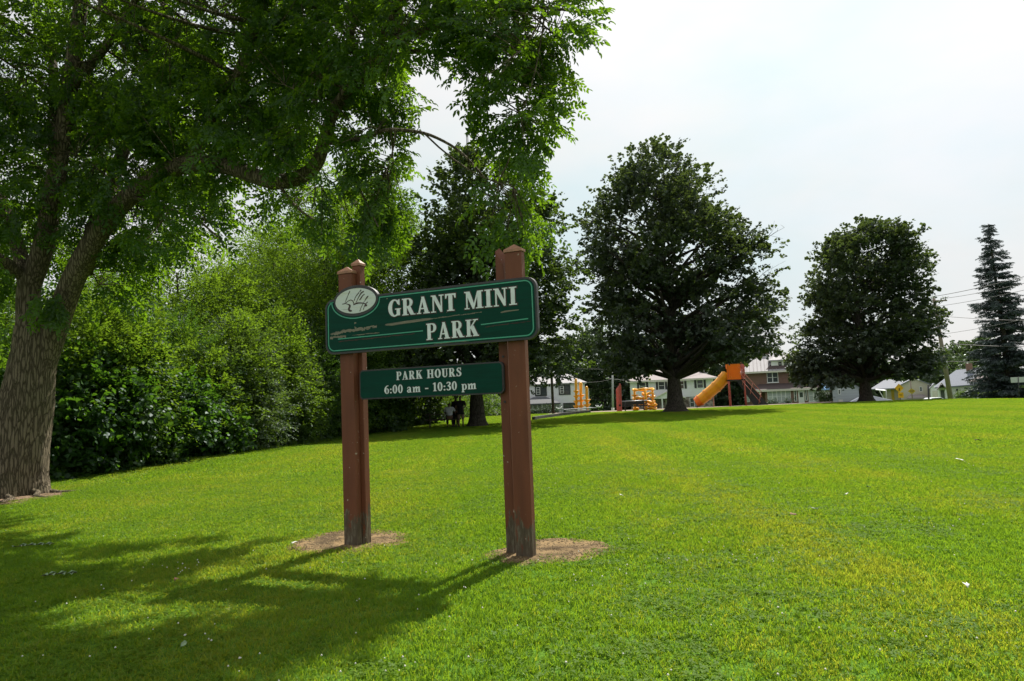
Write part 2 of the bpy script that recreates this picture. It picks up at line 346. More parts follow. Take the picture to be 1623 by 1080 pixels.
def brickmat():
    m, nt, L = newmat('brick')
    o = N(nt, 'ShaderNodeOutputMaterial'); b = N(nt, 'ShaderNodeBsdfPrincipled', inp={'Roughness': .85})
    t = N(nt, 'ShaderNodeTexCoord'); sp = N(nt, 'ShaderNodeSeparateXYZ'); cb = N(nt, 'ShaderNodeCombineXYZ')
    ad = N(nt, 'ShaderNodeMath', operation='ADD'); L(t.outputs['Object'], sp.inputs[0]); L(sp.outputs[0], ad.inputs[0]); L(sp.outputs[1], ad.inputs[1])
    L(ad.outputs[0], cb.inputs[0]); L(sp.outputs[2], cb.inputs[1])
    k = N(nt, 'ShaderNodeTexBrick', inp={'Scale': 1.0, 'Mortar Size': .012, 'Brick Width': .22, 'Row Height': .075})
    k.inputs['Color1'].default_value = (.17, .085, .062, 1); k.inputs['Color2'].default_value = (.22, .115, .085, 1); k.inputs['Mortar'].default_value = (.16, .12, .10, 1)
    L(cb.outputs[0], k.inputs[0]); L(k.outputs[0], b.inputs['Base Color']); L(b.outputs[0], o.inputs[0])
brickmat()
plain('play_yellow', (.85, .42, .010), (.80, .38, .008), rough=.35, scale=2)
plain('play_orange', (.85, .20, .008), (.80, .17, .008), rough=.4, scale=3)
plain('play_orange_tube', (.82, .36, .008), (.78, .31, .008), rough=.35, scale=3)
plain('play_red', (.42, .075, .06), (.50, .13, .10), rough=.5, scale=6)
plain('play_pink', (.55, .24, .19), (.45, .17, .13), rough=.5, scale=6)
plain('play_black', (.012, .012, .014), (.02, .02, .022), rough=.5)
plain('grey_metal', (.35, .36, .38), (.28, .29, .31), rough=.4, metallic=.6)
plain('grey_pole', (.25, .20, .17), (.17, .135, .115), rough=.9, scale=5, stretch=(4, 4, .3), bump=.3)
plain('galvanised', (.34, .35, .36), (.27, .28, .29), rough=.7)
plain('cable', (.03, .03, .03), rough=.6)
plain('sign_yellow', (.85, .42, .012), rough=.4); plain('sign_ochre', (.50, .33, .015), rough=.45); plain('sign_black', (.012, .012, .012), rough=.5)
plain('sign_back', (.48, .50, .49), (.42, .44, .43), rough=.45)
plain('skin', (.16, .09, .06), rough=.6); plain('hair', (.010, .008, .007), rough=.6)
plain('cloth_black', (.008, .008, .011), rough=.9); plain('cloth_khaki', (.20, .14, .10), rough=.9); plain('cloth_white', (.55, .56, .62), rough=.9)
plain('cloth_dark_blue', (.012, .014, .024), rough=.9); plain('shoe', (.02, .02, .02), rough=.6)
plain('table_wood', (.05, .035, .025), (.03, .022, .016), rough=.8, scale=8, stretch=(.5, 3, 3))
plain('timber_black', (.035, .033, .033), (.07, .065, .06), rough=.85, scale=5)
plain('paper', (.75, .74, .70), (.62, .60, .56), rough=.8, scale=20); plain('dry_leaf', (.20, .10, .05), (.10, .05, .03), rough=.8, scale=30)
plain('grey_leaf', (.22, .30, .17), (.14, .22, .10), rough=.7, scale=30); plain('dark_clod', (.03, .025, .02), rough=.9)
plain('car_white', (.70, .72, .74), rough=.2, spec=.8); plain('car_glass', (.02, .03, .03), rough=.08); plain('tyre', (.015, .015, .015), rough=.8)
plain('woodchips', (.26, .20, .14), (.15, .11, .08), rough=.95, scale=25, bump=.6)

# ------------------------------------------------------------------ ground
def ground():
    ys = np.concatenate([np.arange(-30, 20, 1.0), np.arange(20, 140, 2.0), np.arange(140, 420, 10.0), [600, 1000]])
    xs = np.concatenate([[-900, -500], np.arange(-300, -60, 12.0), np.arange(-60, 100, 2.0), np.arange(100, 330, 12.0), [500, 900]])
    X, Y = np.meshgrid(xs, ys); Z = gz(X, Y)
    v = np.stack([X, Y, Z], -1).reshape(-1, 3); nx = len(xs)
    i, j = np.meshgrid(np.arange(len(ys)-1), np.arange(nx-1), indexing='ij')
    a = (i * nx + j).ravel(); f = np.stack([a, a+1, a+1+nx, a+nx], 1)
    tag(np_mesh('ground', v, f, MATS['lawn_ground'], shade=True), 'park lawn and the land falling gently away beyond it', kind='structure')
    # street beyond the playground
    def sheet(name, x0, x1, y0, y1, dz, mat, label):
        xs = np.linspace(x0, x1, 60); ys = np.linspace(y0, y1, 5); X, Y = np.meshgrid(xs, ys); Z = gz(X, Y) + dz
        v = np.stack([X, Y, Z], -1).reshape(-1, 3); i, j = np.meshgrid(np.arange(4), np.arange(59), indexing='ij'); a = (i*60+j).ravel()
        tag(np_mesh(name, v, np.stack([a, a+1, a+61, a+60], 1), MATS[mat], shade=True), label, kind='structure')
    sheet('road', -60, 160, 95, 103, .03, 'asphalt', 'grey street passing in front of the houses')
    sheet('playground_surface', 3.0, 32, 57.5, 70, .04, 'woodchips', 'tan loose surface under the play equipment')
ground()

# soil patches: (centre, radii, seed)
SOIL = [((-1.86, 7.60), (.64, .54), 1, 'soil'), ((.31, 6.74), (.57, .48), 2, 'soil'), ((-9.95, 12.9), (1.45, 1.1), 3, 'mulch')]
def wob(th, seed):
    r = np.random.RandomState(seed); o = 1.0
    for k in range(2, 9):
        o = o + r.uniform(.05, .24) / k ** .8 * np.sin(k * th + r.uniform(0, 6.28))
    return o
def in_soil(x, y):
    m = np.zeros(np.shape(x), bool); rg = np.random.RandomState(3).rand(*np.shape(x))
    for (c, r, s, _) in SOIL:
        dx, dy = (x - c[0]) / r[0], (y - c[1]) / r[1]; th = np.arctan2(dy, dx)
        q = np.hypot(dx, dy)/wob(th, s); m |= ((q < .72) & (rg < .93)) | ((q < 1.02) & (rg < .55))
    return m
for (c, r, s, mn) in SOIL:
    rg = np.random.RandomState(s + 50); nth, nr = 96, 22
    th = np.linspace(0, 2*np.pi, nth, endpoint=False); w_ = wob(th, s) * 1.1
    vs = []; 
    for i in range(nr + 1):
        f = i / nr
        for k in range(nth):
            x = c[0] + r[0]*w_[k]*f*math.cos(th[k]); y = c[1] + r[1]*w_[k]*f*math.sin(th[k])
            vs.append((x, y, G(x, y) + .004 + (1-f**3)*.012 + rg.uniform(0, .007) * (f < .97)))
    a = np.array([(i*nth+k, i*nth+(k+1) % nth, (i+1)*nth+(k+1) % nth, (i+1)*nth+k) for i in range(nr) for k in range(nth)])
    o = np_mesh('soil_patch', vs, a, MATS[mn], shade=True)
    tag(o, {1: 'bare soil worn round the left sign posts', 2: 'sandy bare soil worn round the right sign posts', 3: 'mulch and bare earth round the foot of the big ash'}[s], kind='structure')

def crumbs():
    r = np.random.RandomState(12); V = []; F_ = []; RV = []; b = 0
    for (c, rr, s, _) in SOIL:
        for _ in range(750 if s < 3 else 1100):
            th = r.uniform(0, 6.283); q = r.rand()**.5*1.0*float(wob(th, s)); x, y = c[0] + rr[0]*q*math.cos(th), c[1] + rr[1]*q*math.sin(th); z = G(x, y) + .014
            L_ = r.uniform(.004, .022)*(1.6 if s == 3 else 1); w_ = r.uniform(.003, .007); a = r.uniform(0, 6.283); ca, sa = math.cos(a), math.sin(a); hh = r.uniform(.003, .012)
            for (u, v, h) in ((-L_, -w_, 0), (L_, -w_, 0), (L_, w_, 0), (-L_, w_, 0), (-L_*.6, -w_*.5, hh), (L_*.6, -w_*.5, hh), (L_*.6, w_*.5, hh), (-L_*.6, w_*.5, hh)): V.append((x + ca*u - sa*v, y + sa*u + ca*v, z + h))
            F_ += [(b+4, b+5, b+6, b+7), (b, b+1, b+5, b+4), (b+1, b+2, b+6, b+5), (b+2, b+3, b+7, b+6), (b+3, b, b+4, b+7)]; b += 8
    tag(np_mesh('soil_crumbs', V, F_, MATS['crumb']), 'crumbs, bark bits and clippings strewn on the bare soil', 'soil crumbs', kind='stuff')
crumbs()

# ------------------------------------------------------------------ grass
def grass_patch(seed, size, nb, hmean, clover, name, wid=.0032, flowers=0):
    r = np.random.RandomState(seed); h = size / 2
    px, py = r.uniform(-h, h, nb) , r.uniform(-h, h, nb)
    H = hmean * r.uniform(.5, 1.35, nb); az = r.uniform(0, 2*np.pi, nb); lean = r.uniform(.1, .95, nb) * H
    W = wid * r.uniform(.6, 1.3, nb); fa = r.uniform(0, 2*np.pi, nb)
    wx, wy = np.cos(fa)*W, np.sin(fa)*W; lx, ly = np.cos(az)*lean, np.sin(az)*lean
    b0 = np.stack([px-wx, py-wy, 0*px], 1); b1 = np.stack([px+wx, py+wy, 0*px], 1)
    m0 = np.stack([px-wx*.8+lx*.35, py-wy*.8+ly*.35, H*.6], 1); m1 = np.stack([px+wx*.8+lx*.35, py+wy*.8+ly*.35, H*.6], 1)
    t0 = np.stack([px-wx*.15+lx, py-wy*.15+ly, H*r.uniform(.75, 1, nb)], 1); t1 = t0 + np.stack([wx*.3, wy*.3, 0*wx], 1)
    V = np.stack([b0, b1, m0, m1, t0, t1], 1).reshape(-1, 3)
    q = np.array([[0, 1, 3, 2], [2, 3, 5, 4]]); F = (np.arange(nb)[:, None, None]*6 + q).reshape(-1, 4)
    rv = np.repeat(np.clip(r.normal(.4, .25, nb) + (r.rand(nb) < .05) * .6, 0, 1.2), 2)
    o = np_mesh(name, V, F, MATS['grass_blade'], rnd=rv, link=False)
    if clover:
        nc = clover; cx, cy = r.uniform(-h, h, nc), r.uniform(-h, h, nc); cz = r.uniform(.018, hmean*.95, nc); sz = r.uniform(.006, .011, nc)
        Vs = []; Fs = []; b = 0
        for i in range(nc):
            tn = r.uniform(-.35, .35, 2); a0 = r.uniform(0, 6.28)
            for k in range(3):
                a = a0 + k*2.094; ca, sa = math.cos(a), math.sin(a); s = sz[i]
                for (u, v) in ((0, 0), (.9, .75), (1.7, .35), (1.7, -.35), (.9, -.75)):
                    dx, dy = (ca*u - sa*v)*s, (sa*u + ca*v)*s
                    Vs.append((cx[i]+dx, cy[i]+dy, cz[i]+dx*tn[0]+dy*tn[1]))
                Fs.append((b, b+1, b+2, b+3, b+4)); b += 5
        me = bpy.data.meshes.new('c'); me.from_pydata(Vs, [], Fs); 
        at_ = me.attributes.new('rnd', 'FLOAT', 'FACE'); at_.data.foreach_set('value', np.repeat(r.rand(nc), 3).astype(np.float32))
        bm = bmesh.new(); bm.from_mesh(o.data); nf = len(bm.faces); bm.from_mesh(me)
        bm.faces.ensure_lookup_table()
        for f in bm.faces[nf:]: f.material_index = 1
        if flowers:
            for i in range(flowers):
                mt = Matrix.Translation((r.uniform(-h, h), r.uniform(-h, h), hmean*r.uniform(.9, 1.2))) @ Matrix.Diagonal((1, 1, .8, 1))
                res = bmesh.ops.create_icosphere(bm, subdivisions=1, radius=r.uniform(.006, .010), matrix=mt)
                for v in res['verts']:
                    for f in v.link_faces: f.material_index = 2
        bm.to_mesh(o.data); bm.free(); o.data.materials.append(MATS['clover']); o.data.materials.append(MATS['clover_flower'])
    return o
def grass():
    flowers = True
    def coll(name, specs):
        c = bpy.data.collections.new(name)
        for i, s in enumerate(specs): c.objects.link(grass_patch(*s))
        return c
    near = coll('turf_near', [(1, .27, 330, .036, 0, 'turf_a'), (2, .27, 330, .042, 0, 'turf_b'), (3, .27, 300, .036, 14, 'turf_c'), (4, .27, 280, .036, 40, 'turf_d'),
                              (5, .27, 240, .032, 80, 'turf_e'), (6, .27, 330, .031, 6, 'turf_f'), (7, .27, 360, .046, 10, 'turf_g')])
    far = coll('turf_far', [(11, .56, 520, .040, 0, 'turf_far_a', .006), (12, .56, 480, .042, 40, 'turf_far_b', .006, 0), (13, .56, 500, .036, 20, 'turf_far_c', .006), (14, .56, 480, .044, 60, 'turf_far_d', .006)])
    def layer(name, c, y0, y1, sp, seed, label):
        r = np.random.RandomState(seed); P = []
        for y in np.arange(y0, y1, sp):
            xm0 = -.80*y - 2.2; xm1 = .80*y + 3.4
            x = np.arange(xm0, xm1, sp); P.append(np.stack([x, np.full_like(x, y)], 1))
        P = np.concatenate(P); P += r.uniform(-sp*.25, sp*.25, P.shape)
        x, y = P[:, 0], P[:, 1]
        # keep the lawn side of the hedgerow, off the soil and off the play surface
        hx = np.interp(y, [0, 12, 16, 20, 23, 28, 35, 45, 60], [-40, -16.5, -10.9, -11.2, -11.0, -10.2, -9.0, -7.0, -4.0])
        # drop whole patches only when their middle sits on soil; a ring of short tufts frays the edge
        k = (~in_soil(x, y)) & (x > hx - .6) & ~((y > 57.2) & (x > 2.8) & (x < 32))
        P = P[k]; x, y = P[:, 0], P[:, 1]
        me = bpy.data.meshes.new(name); n = len(P)
        co = np.stack([x, y, gz(x, y) - .002], 1).astype(np.float32)
        me.vertices.add(n); me.vertices.foreach_set('co', co.ravel())
        rot = np.zeros((n, 3), np.float32); rot[:, 2] = r.uniform(0, 6.28, n)
        a = me.attributes.new('rot', 'FLOAT_VECTOR', 'POINT'); a.data.foreach_set('vector', rot.ravel())
        sc = np.ones((n, 3), np.float32); big = .5 + .5*np.sin(x*1.3 + 2*np.sin(y*.9)) * np.sin(y*1.1 + 1.5*np.sin(x*.7))
        sc[:, 2] = .75 + .35*big + r.uniform(-.1, .15, n)
        a = me.attributes.new('scl', 'FLOAT_VECTOR', 'POINT'); a.data.foreach_set('vector', sc.ravel())
        nm = len(c.objects); idx = np.clip((np.clip(.5 + .55*np.sin(x*.8 + 3*np.sin(y*.45)) * np.cos(y*.7 + 2*np.sin(x*.33)), 0, .999)*nm + r.normal(0, 1.2, n)).astype(int), 0, nm-1)
        a = me.attributes.new('pick', 'INT', 'POINT'); a.data.foreach_set('value', idx.astype(np.int32))
        o = bpy.data.objects.new(name, me); COL.objects.link(o)
        ng = bpy.data.node_groups.new(name, 'GeometryNodeTree')
        ng.interface.new_socket('Geometry', in_out='INPUT', socket_type='NodeSocketGeometry'); ng.interface.new_socket('Geometry', in_out='OUTPUT', socket_type='NodeSocketGeometry')
        gi = ng.nodes.new('NodeGroupInput'); go = ng.nodes.new('NodeGroupOutput'); ip = ng.nodes.new('GeometryNodeInstanceOnPoints'); ci = ng.nodes.new('GeometryNodeCollectionInfo')
        ci.inputs[0].default_value = c; ci.inputs['Separate Children'].default_value = True; ci.inputs['Reset Children'].default_value = True
        def attr(nm_, ty):
            q = ng.nodes.new('GeometryNodeInputNamedAttribute'); q.data_type = ty; q.inputs[0].default_value = nm_; return q.outputs[0]
        l = ng.links.new
        l(gi.outputs[0], ip.inputs['Points']); l(ci.outputs[0], ip.inputs['Instance']); ip.inputs['Pick Instance'].default_value = True
        l(attr('pick', 'INT'), ip.inputs['Instance Index'])
        er = ng.nodes.new('FunctionNodeEulerToRotation'); l(attr('rot', 'FLOAT_VECTOR'), er.inputs[0]); l(er.outputs[0], ip.inputs['Rotation'])
        l(attr('scl', 'FLOAT_VECTOR'), ip.inputs['Scale']); l(ip.outputs[0], go.inputs[0])
        m = o.modifiers.new('turf', 'NODES'); m.node_group = ng
        tag(o, label, 'grass', kind='stuff')
    layer('grass', near, 1.2, 15, .20, 5, 'mown grass and clover of the lawn round the sign')
    layer('grass', far, 15, 62, .42, 6, 'mown grass of the lawn out towards the playground')
grass()

# ------------------------------------------------------------------ foliage
def rotm(ax, an):
    c, s = math.cos(an), math.sin(an); x, y, z = ax
    return np.array([[c+x*x*(1-c), x*y*(1-c)-z*s, x*z*(1-c)+y*s], [y*x*(1-c)+z*s, c+y*y*(1-c), y*z*(1-c)-x*s], [z*x*(1-c)-y*s, z*y*(1-c)+x*s, c+z*z*(1-c)]])
LANCE = (np.array([[0, 0, 0], [.30, .5, .10], [.66, .42, .08], [1, 0, -.10], [.66, -.42, .08], [.30, -.5, .10]]), [(0, 1, 2, 3), (3, 4, 5, 0)])
KITE = (np.array([[0, 0, 0], [.45, .5, .07], [1, 0, -.12], [.45, -.5, .07]]), [(0, 1, 2, 3)])
BROAD = (np.array([[0, 0, 0], [.18, .55, .06], [.62, .48, .04], [1.05, 0, -.12], [.62, -.48, .04], [.18, -.55, .06]]), [(0, 1, 2, 3), (3, 4, 5, 0)])
def leaf(shape, base, d, up, ln, wd, r, tilt=.5):
    V, Fq = shape
    d = d / np.linalg.norm(d); s = np.cross(up, d); s /= (np.linalg.norm(s) + 1e-9); u = np.cross(d, s)
    an = r.normal(0, tilt); s2 = s*math.cos(an) + u*math.sin(an); u2 = np.cross(d, s2)
    P = base + np.outer(V[:, 0]*ln, d) + np.outer(V[:, 1]*wd, s2) + np.outer(V[:, 2]*ln, u2)
    return P, Fq
def tmpl(kind, seed):
    """a leafy twig along +X: verts, quads, leaf id per quad"""
    r = np.random.RandomState(seed); V = []; Fq = []; ids = []; n = 0; Z = np.array([0, 0, 1.]); lid = 0
    def put(shape, b, d, ln, wd, tilt):
        nonlocal n, lid
        P, q = leaf(shape, b, d, Z, ln, wd, r, tilt); V.append(P)
        for f in q: Fq.append([i + n for i in f]); ids.append(lid)
        n += len(P); lid += 1
    if kind == 'ash':
        for i in range(8):
            t = (i + .5) / 8; b = np.array([t*.42, 0, -.05*t*t]); a = r.uniform(.5, 1.1) * (1 if i % 2 else -1) if i < 7 else 0
            d = np.array([math.cos(a), math.sin(a), r.uniform(-.55, .15)]); d /= np.linalg.norm(d); ra = r.uniform(.16, .25)
            side = np.cross(Z, d); side /= np.linalg.norm(side)
            for k in range(3):
                p = b + d*ra*(.35+.25*k) + np.array([0, 0, -.03*k*k*.3])
                for sg in (-1, 1):
                    put(LANCE, p, d*.55 + side*sg*.8 + Z*r.uniform(-.55, .1), r.uniform(.07, .105), r.uniform(.036, .050), .5)
            put(LANCE, b + d*ra + np.array([0, 0, -.02]), d + Z*r.uniform(-.6, 0), r.uniform(.085, .12), .042, .5)
    elif kind == 'maple':
        for i in range(11):
            t = r.rand(); a = r.uniform(-1.5, 1.5); b = np.array([t*.38, 0, 0]) + r.normal(0, .05, 3)
            put(BROAD, b, np.array([math.cos(a), math.sin(a), r.uniform(-.7, .1)]), r.uniform(.11, .17), r.uniform(.11, .16), .45)
    elif kind == 'light':
        for i in range(16):
            t = r.rand(); a = r.uniform(-1.3, 1.3); b = np.array([t*.5, 0, 0]) + r.normal(0, .06, 3)
            put(KITE, b, np.array([math.cos(a), math.sin(a), r.uniform(-.7, .3)]), r.uniform(.07, .12), r.uniform(.04, .06), .6)
    elif kind == 'shrub':
        for i in range(16):
            t = i / 16; a = r.uniform(.4, 1.2) * (1 if i % 2 else -1); b = np.array([t*.42, 0, -.04*t]) + r.normal(0, .012, 3)
            put(KITE, b, np.array([math.cos(a), math.sin(a), r.uniform(-.4, .3)]), r.uniform(.05, .085), r.uniform(.03, .045), .5)
    elif kind == 'vine':
        for i in range(15):
            t = r.rand(); a = r.uniform(-2, 2); b = np.array([t*.35, 0, 0]) + r.normal(0, .07, 3)
            put(BROAD, b, np.array([math.cos(a), math.sin(a), r.uniform(-1.0, 0)]), r.uniform(.075, .12), r.uniform(.07, .11), .5)
    elif kind == 'needle':
        for i in range(13):
            t = i / 13; a = r.uniform(.5, .9) * (1 if i % 2 else -1); b = np.array([t*.8, 0, -.06*t])
            put(KITE, b, np.array([math.cos(a), math.sin(a), r.uniform(-1.3, -.25)]), r.uniform(.28, .46)*(1.1-.6*t), r.uniform(.07, .11), 1.0)
        put(KITE, np.array([.55, 0, -.04]), np.array([1, 0, -.1]), .4, .10, .5)
    return np.concatenate(V), np.array(Fq), np.array(ids), lid
TM = {k: [tmpl(k, s) for s in range(6)] for k in ('ash', 'maple', 'light', 'shrub', 'vine', 'needle')}
def leaves(name, kind, P, D, S, mat, parent, seed, rollv=.5, bias=0.0, var=.35):
    """P positions, D twig directions, S scales -> one mesh of leafy twigs"""
    r = np.random.RandomState(seed); P = np.asarray(P); D = np.asarray(D); S = np.asarray(S)
    if len(P) == 0: return None
    D = D / (np.linalg.norm(D, axis=1, keepdims=True) + 1e-9)
    Zv = np.array([0, 0, 1.]); Sd = np.cross(Zv, D); ln = np.linalg.norm(Sd, axis=1, keepdims=True); Sd = np.where(ln < .05, np.array([1., 0, 0]), Sd/np.maximum(ln, .05))
    Sd /= np.linalg.norm(Sd, axis=1, keepdims=True); U = np.cross(D, Sd)
    an = r.normal(0, rollv, len(P))[:, None]; S2 = Sd*np.cos(an) + U*np.sin(an); U2 = np.cross(D, S2)
    which = r.randint(0, len(TM[kind]), len(P)); VV = []; FF = []; RR = []; base = 0
    for t, (V, Fq, ids, nl) in enumerate(TM[kind]):
        m = np.where(which == t)[0]
        if not len(m): continue
        B = np.stack([D[m], S2[m], U2[m]], 1)            # rows are axes
        W = np.einsum('vk,nkj->nvj', V, B) * S[m][:, None, None] + P[m][:, None, :]
        VV.append(W.reshape(-1, 3)); FF.append((Fq[None] + (np.arange(len(m))*len(V))[:, None, None]).reshape(-1, 4) + base); base += len(m)*len(V)
        tw = r.normal(.45 + bias, var*.5, len(m)); lv = np.clip(tw[:, None] + r.normal(0, var*.5, (len(m), nl)), 0, 1); RR.append(lv[:, ids].ravel())
    return np_mesh(name, np.concatenate(VV), np.concatenate(FF), MATS[mat], parent, rnd=np.concatenate(RR))

def clump_cloud(prof, H, nclump, ntw, csig, r, flat=.6, shell=.42, inner=.88, lean=(0, 0)):
    """prof: rows (z/H, left, right, depth) in metres. Returns clump centres and twig positions/directions (tree axis at origin; x = picture right)"""
    prof = np.array(prof); zz = prof[:, 0]*H; W = prof[:, 1] + prof[:, 2]
    zf = np.linspace(zz[0], zz[-1], 200); wf = np.interp(zf, zz, W)**1.35 + .02; cdf = np.cumsum(wf); cdf /= cdf[-1]
    C = []
    for i in range(nclump):
        z = np.interp((i + r.rand()) / nclump, cdf, zf); th = r.uniform(0, 2*np.pi)
        ex = np.interp(z, zz, prof[:, 2] if math.cos(th) > 0 else prof[:, 1]); ey = np.interp(z, zz, prof[:, 3]); f = r.rand()**shell * inner
        C.append((ex*f*math.cos(th), ey*f*math.sin(th), z))
    C = np.array(C); R0 = np.interp(C[:, 2], zz, W)/2
    cs = csig * r.uniform(.6, 1.35, nclump); k = r.choice(nclump, ntw, p=cs**2/np.sum(cs**2))
    P = C[k] + r.normal(0, 1, (ntw, 3)) * cs[k][:, None] * np.array([1, 1, flat])
    # hold twigs inside the outline, softly
    th = np.arctan2(P[:, 1], P[:, 0]); lim = np.where(np.cos(th) > 0, np.interp(P[:, 2], zz, prof[:, 2]), np.interp(P[:, 2], zz, prof[:, 1])); lim = lim*np.abs(np.cos(th)) + np.interp(P[:, 2], zz, prof[:, 3])*np.abs(np.sin(th)) + .1
    lim = lim*(.96 + .11*np.sin(th*5 + P[:, 2]*1.1)*np.sin(P[:, 2]*1.7 + th*3 + 1) + .09*np.sin(th*11 + P[:, 2]*2.9))
    rr = np.hypot(P[:, 0], P[:, 1]); f = np.where(rr > lim, (lim + (rr-lim)*.25)/np.maximum(rr, .01), 1); P[:, :2] *= f[:, None]
    P[:, 2] = np.clip(P[:, 2], zz[0] - .2, zz[-1] + .3)
    cell = {}; q = np.floor(P/(csig*1.3)).astype(int)
    for c in map(tuple, q): cell[c] = cell.get(c, 0) + 1
    nb = np.array([sum(cell.get((c[0]+i, c[1]+j, c[2]+l), 0) for i in (-1, 0, 1) for j in (-1, 0, 1) for l in (-1, 0, 1)) for c in map(tuple, q)]); ok = nb > np.median(nb)*.16
    P = P[ok]; k = k[ok]
    D = P - np.array([0, 0, H*.35]); D[:, 2] *= .55; D = D/np.linalg.norm(D, axis=1, keepdims=True) + (P - C[k])/np.maximum(cs[k][:, None], .1)*.45 + r.normal(0, .35, P.shape)
    return C, P, D
def bend(a, b, r, n=6, sag=.12, up=.25):
    a, b = np.array(a, float), np.array(b, float); L_ = np.linalg.norm(b-a); off = r.normal(0, sag*L_*.3, 3); t = np.linspace(0, 1, n)[:, None]
    c = (a + b)/2 + off + np.array([0, 0, up*L_*.4])*np.array([0, 0, 1]) * (-1 if b[2] < a[2] else .5)
    return (1-t)**2*a + 2*t*(1-t)*c + t*t*b
def tree(name, label, base, H, prof, nclump=70, ntw=3000, csig=.9, kind='maple', mat='leaf_maple', scale=1.0, tr=.4, bole=.16, barkm='bark_maple',
         seed=1, group=None, cat='tree', flat=.6, nlimb=26, flare=1.6, bare=0, var=.35, top=.86, shell=.42, under=None):
    r = np.random.RandomState(seed); bx, by = base; z0 = G(bx, by)
    an = -math.atan2(bx, by)           # local x runs across the line of sight
    e = empty(name, (bx, by, z0), an, label, cat, group)
    C, P, D = clump_cloud(prof, H, nclump, ntw, csig, r, flat, shell=shell)
    if under:                            # the ragged underside of the crown, as metres across and up
        xc, yb, D_, rows = under; b_ = at(xc, yb, D_); uu = [at(q[0], q[1], D_) - b_ for q in rows]; ux = [q[0] for q in uu]; uz = [q[2] for q in uu]
        lim = np.interp(P[:, 0], ux, uz); lift = lim + r.uniform(-.15, .5, len(P)); ok = P[:, 2] > lift; P = P[ok]; D = D[ok]
        C[:, 2] = np.maximum(C[:, 2], np.interp(C[:, 0], ux, uz) + .6)
    mb = MB(); n = 9; hs = np.array([-.15, .05, .12, .3, .6, 1.0, 1.6]) ; 
    pts = []; rad = []
    for z in (-.2, 0, .25, .6, 1.2): pts.append((0, 0, z)); rad.append(tr*(1 + (flare-1)*math.exp(-max(z, 0)*3)))
    wx = 0; wy = 0
    for z in np.linspace(max(1.6, H*bole), H*top, 9):
        pts.append((wx, wy, z)); rad.append(max(.03, tr*(1 - .93*(z/(H*top))**.8))); wx += r.normal(0, .012*H); wy += r.normal(0, .012*H)
    mb.tube(pts, rad, 12); tp = np.array(pts); tz = tp[:, 2]
    order = np.argsort(-np.linalg.norm(C[:, :2], axis=1))
    sel = list(order[:nlimb]) + list(r.choice(nclump, min(nclump, nlimb//2), replace=False))
    for i in sel:
        c = C[i]; zs = np.clip(c[2] - np.hypot(c[0], c[1])*r.uniform(.35, .8), H*bole*.95, H*top*.9)
        s = (np.interp(zs, tz, tp[:, 0]), np.interp(zs, tz, tp[:, 1]), zs); q = bend(s, c, r); L_ = np.linalg.norm(np.array(s)-c)
        r0 = min(np.interp(zs, tz, rad)*.55, .035*L_ + .02); mb.tube(q, list(np.linspace(r0, .015, len(q))), 6, cap=False)
    for i in range(bare):                # dead twigs poking out of the crown
        c = C[order[i % len(order)]]; 
        if c[0] < 0: continue
        o_ = c*np.array([1.18, 1.1, 1.0]) + r.normal(0, .35, 3) + np.array([0, 0, .8]); q = bend(c, o_, r, 5); mb.tube(q, [.03, .02, .015, .01, .008], 4, cap=False)
        for k in range(4): mb.tube([q[2+k % 3], q[2+k % 3] + r.normal(0, .4, 3) + np.array([.35, 0, .35])], [.012, .006], 3, cap=False)
    mb.build('trunk', MATS[barkm], e)
    leaves('crown', kind, P, D, r.uniform(.75, 1.25, len(P))*scale, mat, e, seed+9, var=var)
    return e
def prof_px(rows, xc, ybase, D, depth=.9):
    """picture outline rows (y, xleft, xright) -> (z/H, left, right, depth) rows in metres for a tree at distance D"""
    b = at(xc, ybase, D); k = 1/math.cos(math.atan2(b[0], D)); H = at(xc, rows[0][0], D)[2] - b[2]; o = []
    for y, xl, xr in reversed(rows):
        l, r = at(xl, y, D) - b, at(xr, y, D) - b; a, c = max(.05, -l[0]*.97), max(.05, r[0]*.97); o.append(((l[2]+r[2])/2/H, a, c, abs(a+c)/2*depth))
    o[-1] = (1.0,) + o[-1][1:]
    return H*.985, o

